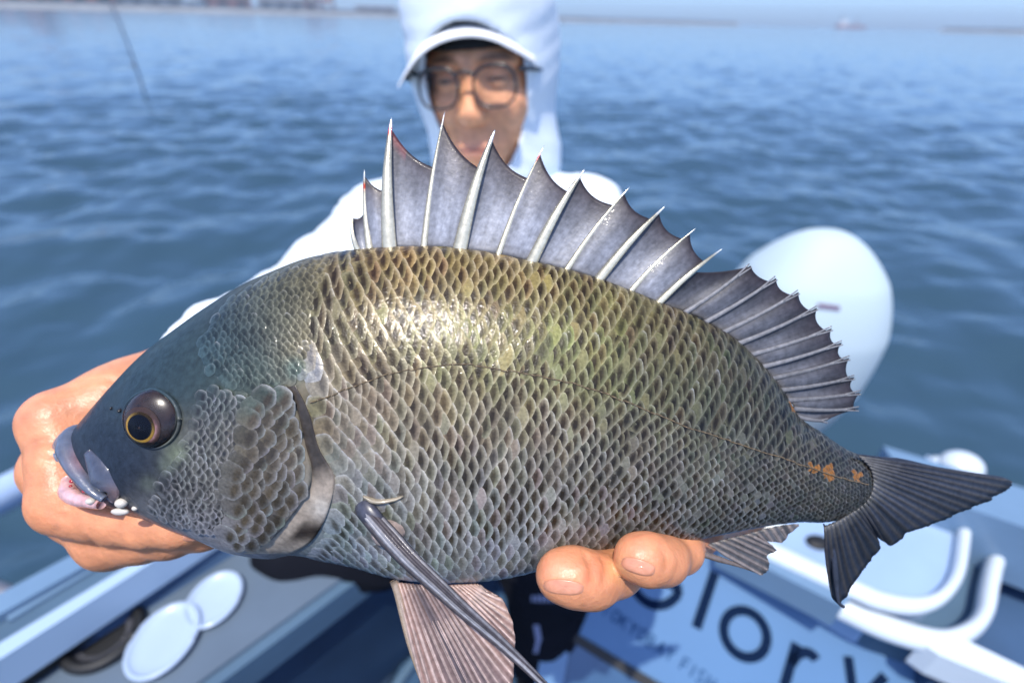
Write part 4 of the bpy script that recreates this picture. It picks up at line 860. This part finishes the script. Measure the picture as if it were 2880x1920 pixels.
for k in range(6): patch('trouser_print', trous, 1494+k*13, 1503+k*13, 1673, 1692, M_prt, trs, 0, 2, 2)
patch('trouser_print', trous, 1500, 1516, 1756, 1800, M_prt, trs, 8, 3, 4); patch('trouser_print', trous, 1520, 1508, 1800, 1836, M_prt, trs, -8, 3, 4)

# ================================================================== BOAT
# levels: gunwale 0.62 m, side shelf 0.80 m and deck 1.02 m below the camera
ZG, ZS, ZD = CH-.62, CH-.69, CH-1.02
boat = thing('boat', (*onz(np.array(1400.), np.array(1900.), ZD)[:2], .3), 'white fishing boat with blue decking and a side shelf, carrying the person', 'boat')
M_gel = mat('white_gelcoat', (.52, .59, .65), .28, coat=.3, bump=[(30, .05, .002)], noise=(14, .06)); M_gel2 = mat('shade_blue_gelcoat', (.13, .215, .32), .32, coat=.2, noise=(12, .08))  # second gelcoat is darkened and blued to carry the shade on board
M_navy = mat('shade_navy_decking', (.012, .030, .066), .42, bump=[(200, .2, .001)], noise=(8, .25)); M_navy2 = mat('blue_decking', (.028, .066, .125), .40, bump=[(200, .2, .001)], noise=(8, .2))  # deck navy includes the shade lying on the deck
M_blk = mat('black_rubber', (.008, .009, .011), .55); M_greyb = mat('shade_blue_grey', (.064, .115, .175), .45, noise=(9, .12)); M_shelf = mat('shelf_shade_grey', (.085, .12, .165), .5, noise=(10, .12)); M_slate = mat('slate_blue_inside', (.035, .075, .15), .5, noise=(10, .15))  # blue-grey and shelf tones have the shade mixed into their colour
M_met = mat('brushed_metal', (.42, .38, .36), .35, .8, noise=(120, .3)); M_rail = mat('rail_tube', (.40, .52, .70), .3, .1, coat=.3)
def strip(name, l0, l1, z, th, m, bev=.004, ext=(0, 0), parent=boat):
    """a long board between two picture lines ((x,y),(x,y)) lying at height z"""
    a0, a1 = (onz(np.array(float(p[0])), np.array(float(p[1])), z)[:2] for p in l0); b0, b1 = (onz(np.array(float(p[0])), np.array(float(p[1])), z)[:2] for p in l1)
    e0, e1 = ext; a0, a1 = a0-(a1-a0)*e0, a1+(a1-a0)*e1; b0, b1 = b0-(b1-b0)*e0, b1+(b1-b0)*e1
    P = [a0, a1, b1, b0]; n = 10; A = [a0+(a1-a0)*i/n for i in range(n+1)]; B = [b1+(b0-b1)*i/n for i in range(n+1)]
    return mk(name, *prism(np.array(A+B), z-th, z, 0), m, parent, smooth=False)
# port side (left in the picture)
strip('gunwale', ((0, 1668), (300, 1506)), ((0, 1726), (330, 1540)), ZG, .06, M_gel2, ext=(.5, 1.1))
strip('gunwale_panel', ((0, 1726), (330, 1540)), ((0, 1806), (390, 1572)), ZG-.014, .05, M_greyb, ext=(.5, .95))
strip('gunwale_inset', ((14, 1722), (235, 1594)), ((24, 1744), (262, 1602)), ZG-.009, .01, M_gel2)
strip('gunwale_trim', ((0, 1806), (390, 1572)), ((0, 1852), (410, 1590)), ZG+.006, .05, mat('shade_blue_trim', (.32, .43, .56), .35, coat=.2), ext=(.5, .8))  # white trim, coloured darker and bluer for shade
strip('rubber_seal', ((0, 1852), (410, 1590)), ((0, 1886), (430, 1600)), ZG-.020, .05, M_blk, ext=(.5, .75))
def sheet(name, pts, m, parent=boat, th=.006):
    V = np.array(pts, float); n = np.cross(V[1]-V[0], V[-1]-V[0]); n /= np.linalg.norm(n); k = len(V)
    W = np.vstack([V, V-n*th]); f = [tuple(range(k)), tuple(range(2*k-1, k-1, -1))]+[(i, (i+1) % k, k+(i+1) % k, k+i) for i in range(k)]
    return mk(name, W, f, m, parent, smooth=False)
oz = lambda x, y, z: onz(np.array(float(x)), np.array(float(y)), z)
def ext(a, b, e0, e1): return a-(b-a)*e0, b+(b-a)*e1
a0, a1 = ext(oz(0, 1884, ZG-.03), oz(430, 1598, ZG-.03), .5, .7); b0, b1 = ext(oz(70, 1922, ZS+.0), oz(570, 1606, ZS+.0), .5, .55)
sheet('inner_side', [a0, a1, b1, b0], M_slate)
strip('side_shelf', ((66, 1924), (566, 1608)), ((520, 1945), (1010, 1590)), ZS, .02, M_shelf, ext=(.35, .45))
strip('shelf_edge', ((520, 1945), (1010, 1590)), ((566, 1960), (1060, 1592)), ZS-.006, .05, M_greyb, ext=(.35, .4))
c0, c1 = ext(oz(566, 1960, ZS-.05), oz(1060, 1592, ZS-.05), .35, .4); d0, d1 = c0.copy(), c1.copy(); d0[2] = d1[2] = ZD-.01
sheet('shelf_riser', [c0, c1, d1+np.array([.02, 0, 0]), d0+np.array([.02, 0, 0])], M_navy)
strip('handle_slot', ((528, 1585), (640, 1508)), ((545, 1592), (655, 1516)), ZS+.004, .006, M_blk)
# deck boards
L0, L1 = ((600, 2050), (1075, 1610)), ((1560, 2050), (1500, 1610)); nb_ = 9
for k in range(nb_):
    e = lambda t, i: tuple(np.array(L0[i], float)*(1-t)+np.array(L1[i], float)*t); t0, t1 = k/nb_+.004, (k+1)/nb_-.004
    strip('deck_board', (e(t0, 0), e(t0, 1)), (e(t1, 0), e(t1, 1)), ZD, .012, (M_navy, M_navy, M_navy2, M_navy, M_navy2)[k % 5], ext=(.5, .75))
strip('deck_base', ((480, 2100), (1000, 1560)), ((3300, 2100), (1700, 1560)), ZD-.02, .05, M_navy, ext=(.5, .8))
strip('deck_rail', ((1100, 1925), (1190, 1805)), ((1126, 1925), (1206, 1812)), ZD+.02, .02, M_greyb, ext=(.3, .2))
# cup holder sunk in the shelf, with a bottle cage
cc = oz(296, 1792, ZS); t = np.linspace(0, 2*np.pi, 33)
ch_ = mk('cup_holder', *tube(np.stack([cc[0]+.040*np.cos(t), cc[1]+.040*np.sin(t), np.full(33, ZS+.006)], 1), .0075, 10), M_blk, boat)
for k in range(4): r = .036-.003*k; mk('cup_wall', *tube(np.stack([cc[0]+r*np.cos(t), cc[1]+r*np.sin(t), np.full(33, ZS+.004-.001*k)], 1), .0035, 8), mat('dark_plastic', (.03+.01*k, .032+.01*k, .042+.01*k), .35), ch_)
mk('cup_floor', np.vstack([np.stack([cc[0]+.033*np.cos(t[:-1]), cc[1]+.033*np.sin(t[:-1]), np.full(32, ZS+.0022)], 1)]), [tuple(range(32))], M_blk, ch_)
# rail outside the gunwale
ra, rb = at(np.array(-420.), np.array(1610.), np.array(1.02)), at(np.array(330.), np.array(1225.), np.array(1.5))
mk('side_rail', *tube(resample(np.array([ra, rb]), 12), .044, 16), M_rail, boat)
for k in (.12, .5, .86):
    p = ra+(rb-ra)*k; q2 = p.copy(); q2[2] = .35; q2[0] += .30; mk('rail_post', *tube([p, q2], .018, 10), M_met, boat)
# hull skin under the gunwales
g0, g1 = ext(oz(0, 1668, ZG-.03), oz(300, 1506, ZG-.03), .6, 1.1); w0, w1 = g0.copy(), g1.copy(); w0[2] = w1[2] = -.25; w0[0] += .12; w1[0] += .12
sheet('hull_side', [g0, g1, w1, w0], M_gel, th=.01)
# starboard side (right): moulded locker tops with rounded rims
ZR = CH-.70
def ribbon(name, pts, w, z, th, m):
    Q = resample(catmull(pts), 40); T = np.gradient(Q, axis=0); T /= np.linalg.norm(T, axis=1)[:, None]; N = np.stack([-T[:, 1], T[:, 0]], 1)
    P = onz(Q[:, 0], Q[:, 1], z); h = w*.5
    A, B = onz(*(Q+N*h).T, z), onz(*(Q-N*h).T, z); ring = []
    for i in range(40):
        c = (A[i]+B[i])/2; hv = (A[i]-B[i])/2
        for a in np.linspace(0, 2*np.pi, 14, endpoint=False): ring.append(c+hv*math.cos(a)*1.0+np.array([0, 0, th*.5*math.sin(a)*(1 if math.sin(a) > 0 else .6)]))
    f = gridfaces(40, 14, 0, True); return mk(name, np.array(ring), f, m, boat)
def slab(name, poly, z, th, m): P = np.array([oz(x, y, z) for x, y in poly]); return mk(name, *prism(P, z-th, z), m, boat, smooth=False)
inner = [(2722, 1380), (2712, 1457), (2700, 1567), (2681, 1636), (2635, 1687), (2566, 1705), (2474, 1691), (2400, 1660), (2150, 1545)]
outer = [(2990, 1560), (2880, 1532), (2815, 1550), (2793, 1590), (2777, 1659), (2763, 1728), (2727, 1774), (2658, 1802), (2589, 1797), (2480, 1762), (2350, 1700)]
slab('locker_top', [(2040, 1380), (2725, 1350)]+inner[1:], ZR, .30, mat('locker_top', (.26, .37, .54), .4, coat=.2, noise=(9, .08)))
slab('locker_recess', [(2740, 1400), (2990, 1490), (3000, 1560)]+outer[1:]+[(2300, 1680), (2450, 1640), (2690, 1560)], ZR-.05, .25, M_greyb)  # blue-grey here paints the shaded upright face between the rims
slab('side_pocket', [(2760, 1560), (3200, 1480), (3200, 2100), (2640, 2000), (2560, 1790)], ZR-.10, .2, M_slate)
ribbon('locker_rim', inner, 44, ZR+.005, .03, M_gel); ribbon('recess_rim', outer, 60, ZR-.030, .04, M_gel)
ribbon('cross_rim', [(2712, 1445), (2790, 1484), (2880, 1520), (2990, 1570)], 30, ZR+.004, .02, M_gel)
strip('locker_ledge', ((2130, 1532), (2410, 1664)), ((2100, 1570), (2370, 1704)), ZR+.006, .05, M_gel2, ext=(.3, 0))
mk('deck_fitting', *ball(oz(2302, 1524, ZR+.003), (.020, .014, .006), None, 18, 10), M_blk, boat)
a_, b_ = at(np.array(2660.), np.array(1318.), np.array(1.06)), at(np.array(3250.), np.array(1560.), np.array(.80))
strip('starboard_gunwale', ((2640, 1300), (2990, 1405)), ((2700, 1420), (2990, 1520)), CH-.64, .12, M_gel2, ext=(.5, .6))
mk('grab_rail', *tube(resample(np.array([at(np.array(2600.), np.array(1296.), np.array(1.08)), a_, b_]), 20), .014, 12), M_rail, boat)
mk('rail_end', *ball(at(np.array(2702.), np.array(1312.), np.array(1.0)), (.040, .034, .030), None, 20, 14), M_gel, boat); mk('rail_end', *ball(at(np.array(2638.), np.array(1310.), np.array(1.02)), (.022, .02, .02), None, 16, 12), M_gel, boat)
g0, g1 = ext(oz(2640, 1300, CH-.70), oz(2990, 1405, CH-.70), .5, .6); w0, w1 = g0.copy(), g1.copy(); w0[2] = w1[2] = -.25
sheet('hull_side', [g0, g1, w1, w0], M_gel, th=.01)
slab('pocket_sill', [(2590, 1805), (2720, 1800), (2990, 1930), (2990, 1985), (2640, 1840)], ZR-.02, .05, M_gel)
# bow deck behind the person closes the hull
strip('bow_deck', ((600, 1560), (2200, 1330)), ((640, 1640), (2300, 1500)), ZD+.02, .05, M_slate)

# ================================================================== BOX WITH LETTERING
# front board of a big storage box, leaning back a little
tl, tr_, bl, br = at(np.array(1650.), np.array(1270.), np.array(.96)), at(np.array(2990.), np.array(2062.), np.array(.74)), at(np.array(1565.), np.array(1757.), np.array(.88)), at(np.array(2300.), np.array(2330.), np.array(.70))
boxl = thing('storage_box', (bl+br)/2, 'storage box lettered Glory, its panel coloured blue for shade, with metal latches, standing on the deck', 'storage box')
ex = tr_-tl; ex /= np.linalg.norm(ex); nb = np.cross(ex, bl-tl); nb /= np.linalg.norm(nb); nb = nb if nb.dot(C-tl) > 0 else -nb; ey = np.cross(nb, ex); ey = ey if ey[2] > 0 else -ey
O = (tl+tr_+bl+br)/4
def hit(px, py, off=0.):
    r = rayc(np.array(float(px)), np.array(float(py))) @ R.T; t = ((O+nb*off)-C).dot(nb)/r.dot(nb); return C+r*t
M_pan = mat('shade_blue_panel', (.080, .165, .30), .5, spec=.2, coat=.15, noise=(6, .05)); M_let = mat('navy_lettering', (.004, .012, .035), .9, spec=.05); M_let2 = mat('faint_lettering', (.025, .07, .17), .9, spec=.05)  # panel blue holds the shade on it; its own colour is unknown
def slabp(name, pts, m, t0, t1, parent):
    P = np.array(pts); k = len(P); W = np.vstack([P+nb*t1, P+nb*t0]); return mk(name, W, [tuple(range(k)), tuple(range(2*k-1, k-1, -1))]+[(i, (i+1) % k, k+(i+1) % k, k+i) for i in range(k)], m, parent, smooth=False)
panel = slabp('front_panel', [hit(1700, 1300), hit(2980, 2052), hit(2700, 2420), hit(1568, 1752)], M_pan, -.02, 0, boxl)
slabp('black_trim', [hit(1556, 1740), hit(2700, 2424), hit(2690, 2470), hit(1548, 1762)], M_blk, -.02, .004, boxl)
slabp('lower_panel', [hit(1548, 1766), hit(2690, 2474), hit(2500, 2800), hit(1480, 2150)], mat('glossy_navy_panel', (.035, .085, .17), .22, coat=.3, noise=(7, .3)), -.02, -.001, boxl)
slabp('corner_trim', [hit(1530, 1790), hit(1600, 1834), hit(1540, 2150), hit(1470, 2130)], mat('steel_blue_edge', (.10, .19, .32), .3, coat=.2), -.001, .005, boxl)
P = [hit(1700, 1300), hit(2980, 2052)]; back = -nb*.06+np.array([0, 0, -.02]); sheet('lid', [P[0]-nb*.021, P[1]-nb*.021, P[1]+back, P[0]+back], M_greyb, boxl, .012)
def latch(x, y):
    c_ = hit(x, y, .004); V1 = [c_+ex*a+ey*b for a, b in ((-.026, -.018), (.026, -.018), (.026, .018), (-.026, .018))]
    l = slabp('latch', [p-nb*.0 for p in V1], M_met, -.006, .010, boxl); V2 = [c_+ex*a+ey*b for a, b in ((-.010, -.020), (.010, -.020), (.010, .006), (-.010, .006))]; slabp('latch_clip', V2, mat('dull_brass', (.30, .22, .17), .4, .6), .0105, .014, l)
# lettering: strokes laid on the panel in its own directions
def letter(name, segs, o, sc, w, m, shear=0.):
    """segs: list of polylines in letter units"""
    parts = []
    for pl in segs:
        Q = np.array(pl, float); Q = resample(Q, max(2, int(len(Q)*1.0))) if False else Q; T = np.gradient(Q, axis=0); T /= np.linalg.norm(T, axis=1)[:, None]+1e-9; N = np.stack([-T[:, 1], T[:, 0]], 1)
        A, B = Q+N*w/2, Q-N*w/2; V = []
        for a, b in zip(A, B):
            for p in (a, b): V.append(o+bx*(p[0]+shear*p[1])*sc+by*p[1]*sc+nb*.0016)
        parts.append((np.array(V), gridfaces(len(Q), 2)))
    return mk(name, *join(parts), m, panel, smooth=False)
# baseline of the big word and up direction, from the picture
o_l = hit(1956, 1768); o_y = hit(2480, 2062); bx = (o_y-o_l)/np.linalg.norm(o_y-o_l); up_l = hit(2008, 1612)-o_l; by = up_l/np.linalg.norm(up_l); LH = np.linalg.norm(up_l)
arc = lambda cx, cy, rx, ry, a0, a1, n=32: [(cx+rx*math.cos(math.radians(a0+(a1-a0)*i/n)), cy+ry*math.sin(math.radians(a0+(a1-a0)*i/n))) for i in range(n+1)]
def pos(px, py): return hit(px, py)
sc = LH
letter('letter_l', [[(0, 0), (0, .5), (0, 1)]], pos(1958, 1764), sc, .17, M_let)
mpp = lambda a, b: np.linalg.norm(hit(*a)-hit(*b))
rx = mpp((2022, 1780), (2172, 1862))/2/sc
letter('letter_o', [arc(0, 0, .36, .36, 0, 360, 44)], pos(2095, 1780), sc, .16, M_let)
letter('letter_r', [[(0, -.36), (0, 0), (0, .36)], [(0, .02)]+arc(.24, .02, .22, .30, 170, 60, 14)], pos(2222, 1868), sc, .16, M_let)
letter('letter_y', [[(0, .36), (.15, 0), (.28, -.32)], [(.58, .36), (.28, -.32), (.06, -.75)]], pos(2368, 1905), sc, .15, M_let)
letter('letter_g', [arc(0, 0, .46, .50, 45, 325, 40)+[(.44, -.16), (.44, -.02)], [(.48, -.02), (.14, -.02)]], pos(1846, 1616), sc, .16, M_let)
# smaller line of capitals under the word
FONT = {'T': [[(0, 1), (.6, 1)], [(.3, 1), (.3, 0)]], 'O': [arc(.32, .5, .3, .48, 0, 360, 16)], 'K': [[(0, 0), (0, 1)], [(.55, 1), (.02, .45)], [(.15, .55), (.55, 0)]], 'Y': [[(0, 1), (.3, .5)], [(.6, 1), (.3, .5), (.3, 0)]],
        'B': [[(0, 0), (0, 1)], [(0, 1), (.4, .95), (.45, .75), (.4, .55), (0, .5)], [(.0, .5), (.45, .45), (.52, .25), (.45, .03), (0, 0)]], 'A': [[(0, 0), (.3, 1)], [(.3, 1), (.6, 0)], [(.12, .35), (.48, .35)]], 'F': [[(0, 0), (0, 1)], [(0, 1), (.5, 1)], [(0, .52), (.42, .52)]],
        'I': [[(.1, 0), (.1, 1)]], 'S': [[(.5, .9), (.3, 1), (.08, .9), (.08, .62), (.45, .42), (.5, .15), (.28, 0), (.02, .1)]], 'H': [[(0, 0), (0, 1)], [(.52, 0), (.52, 1)], [(0, .5), (.52, .5)]]}
p0, p1 = hit(1690, 1722), hit(1990, 1935); bx2 = (p1-p0)/np.linalg.norm(p1-p0); hh_ = mpp((1700, 1720), (1718, 1690)); L_ = np.linalg.norm(hit(1896, 1862)-p0)
bx_s, by_s = bx, by; bx = bx2; by = by-bx2*by.dot(bx2); by /= np.linalg.norm(by); x = 0.; stepw = L_/8.0
for chx in 'TOKYOBAY FISH':
    if chx in FONT: letter('small_letter', FONT[chx], p0+bx*x, hh_*.95, .15, M_let2)
    x += stepw*(1.0 if chx not in 'I ' else .62)
latch(2262, 1610); latch(2398, 1690)

# ================================================================== OUTBOARD MOTOR at the far end of the boat
mc0 = at(np.array(2180.), np.array(985.), np.array(1.30)); mot = thing('outboard_motor', (mc0[0], mc0[1], .2), 'pale outboard motor with a smooth rounded cowling and small dark mark beyond the fin', 'outboard motor')
M_cowl = mat('cowling_paint', (.42, .51, .55), .6, spec=.2)
def cowl(G):
    q = G-mc0.astype(np.float32); z = q[..., 2]; k = np.interp(z, [-.33, -.22, -.05, .10, .22, .30], [.74, .84, .97, 1.0, .93, .78]).astype(np.float32)
    x = (q[..., 0]-.02-.05*z)/k; y = q[..., 1]/k; return ((np.abs(x/.192)**2.4+np.abs(y/.17)**2.5+np.abs((z+.01)/.325)**2.5)**(1/2.6)-1)*.16
Vm_, Fm_ = nets(cowl, mc0-np.array([.26, .34, .38]), mc0+np.array([.26, .34, .36]), .009); cw = mk('cowling', Vm_, Fm_, M_cowl, mot)
lb = []
for i in range(7):
    for j in range(2):
        px_, py_ = 2300+62*i/6, 852+14*j+8*i/6; r = rayc(np.array(px_), np.array(py_)) @ R.T; tt = np.linspace(.8, 1.5, 700); ln_ = C+r*tt[:, None]; dv = cowl(ln_[:, None].astype(np.float32))[:, 0]; lb.append(ln_[max(int(np.argmax(dv < 0))-1, 0)]-r*.002)
mk('cowling_mark', np.array(lb), gridfaces(7, 2), mat('cowling_mark', (.16, .11, .16), .5), cw)
mk('cowl_seam', *tube(np.array([mc0+np.array([.02-.0125+.118*math.cos(a), .114*math.sin(a), -.262]) for a in np.linspace(0, 2*math.pi, 49)]), .008, 8), M_blk, mot)
mk('midsection', *prism(np.array([(mc0[0]+a, mc0[1]+b) for a, b in ((-.07, -.12), (.07, -.12), (.09, 0), (.06, .14), (-.06, .14), (-.09, 0))]), -.35, mc0[2]-.26), M_cowl, mot, smooth=False)
mk('bracket', *prism(np.array([(mc0[0]+a, mc0[1]+b) for a, b in ((-.12, -.26), (.12, -.26), (.12, -.11), (-.12, -.11))]), .35, mc0[2]-.36), M_met, mot, smooth=False)

# ================================================================== LOOSE THINGS ON BOARD
M_plast = mat('white_plastic', (.33, .42, .56), .35, coat=.2, noise=(12, .06))
def tub(px, py, z, r, h, label, sy=1.0):
    c = oz(px, py, z); t = thing('plastic_bowl', c, label, 'bowl', 'white bowls on the side shelf'); prof = [(0, .004), (.72, .004), (.86, .25*h), (.97, .9*h), (1.0, h), (.95, h+.003), (.90, .92*h), (.82, .75*h), (.6, .62*h), (0, .6*h)]; a = np.linspace(0, 2*np.pi, 36, endpoint=False)
    V = np.array([(c[0]+r*k*math.cos(b), c[1]+r*k*sy*math.sin(b), z+hh2) for k, hh2 in prof for b in a]); mk('bowl', V, gridfaces(len(prof), 36, 0, True), M_plast, t)
    mk('rim', *tube(np.stack([c[0]+r*.985*np.cos(np.r_[a, 0]), c[1]+r*sy*.985*np.sin(np.r_[a, 0]), np.full(37, z+h)], 1), .0018, 8), M_plast, t)
tub(466, 1806, ZS+.001, .039, .009, 'bigger shallow white plastic bowl on the shelf beside the black cup holder', 1.25); tub(606, 1692, ZS+.001, .034, .008, 'smaller white plastic bowl on the shelf next to the black knee', 1.2)
c = oz(1105, 1725, ZD); t = thing('bucket', c, 'small teal bucket standing on the blue decking behind the fish fins', 'bucket'); a = np.linspace(0, 2*np.pi, 30, endpoint=False); prof = [(.0, .0), (.036, .0), (.044, .07), (.046, .075), (.041, .072), (.034, .01), (0, .012)]
mk('bucket_wall', np.array([(c[0]+k*math.cos(b), c[1]+k*math.sin(b), ZD+h) for k, h in prof for b in a]), gridfaces(len(prof), 30, 0, True), mat('teal_plastic', (.05, .22, .28), .4, noise=(20, .1)), t)
mk('bucket_rim', *tube(np.stack([c[0]+.046*np.cos(np.r_[a, 0]), c[1]+.046*np.sin(np.r_[a, 0]), np.full(31, ZD+.075)], 1), .003, 8), mat('dark_teal', (.03, .12, .15), .4), t)

# ================================================================== AIR
Vz, fz = prism(np.array([(-2600, -2600), (2600, -2600), (2600, 2600), (-2600, 2600)]), -1.6, 62.0)
mh = bpy.data.materials.new('haze_air'); mh.use_nodes = True; nh = mh.node_tree.nodes; nh.remove(nh['Principled BSDF'])
pv = nh.new('ShaderNodeVolumePrincipled'); pv.inputs['Color'].default_value = (.70, .87, 1.0, 1); pv.inputs['Density'].default_value = .0004; pv.inputs['Anisotropy'].default_value = .2
mh.node_tree.links.new(pv.outputs[0], nh['Material Output'].inputs['Volume'])
hz_ = mk('haze', Vz, fz, mh, smooth=False); tag(hz_, 'pale sea haze filling the air over the water', kind='stuff')
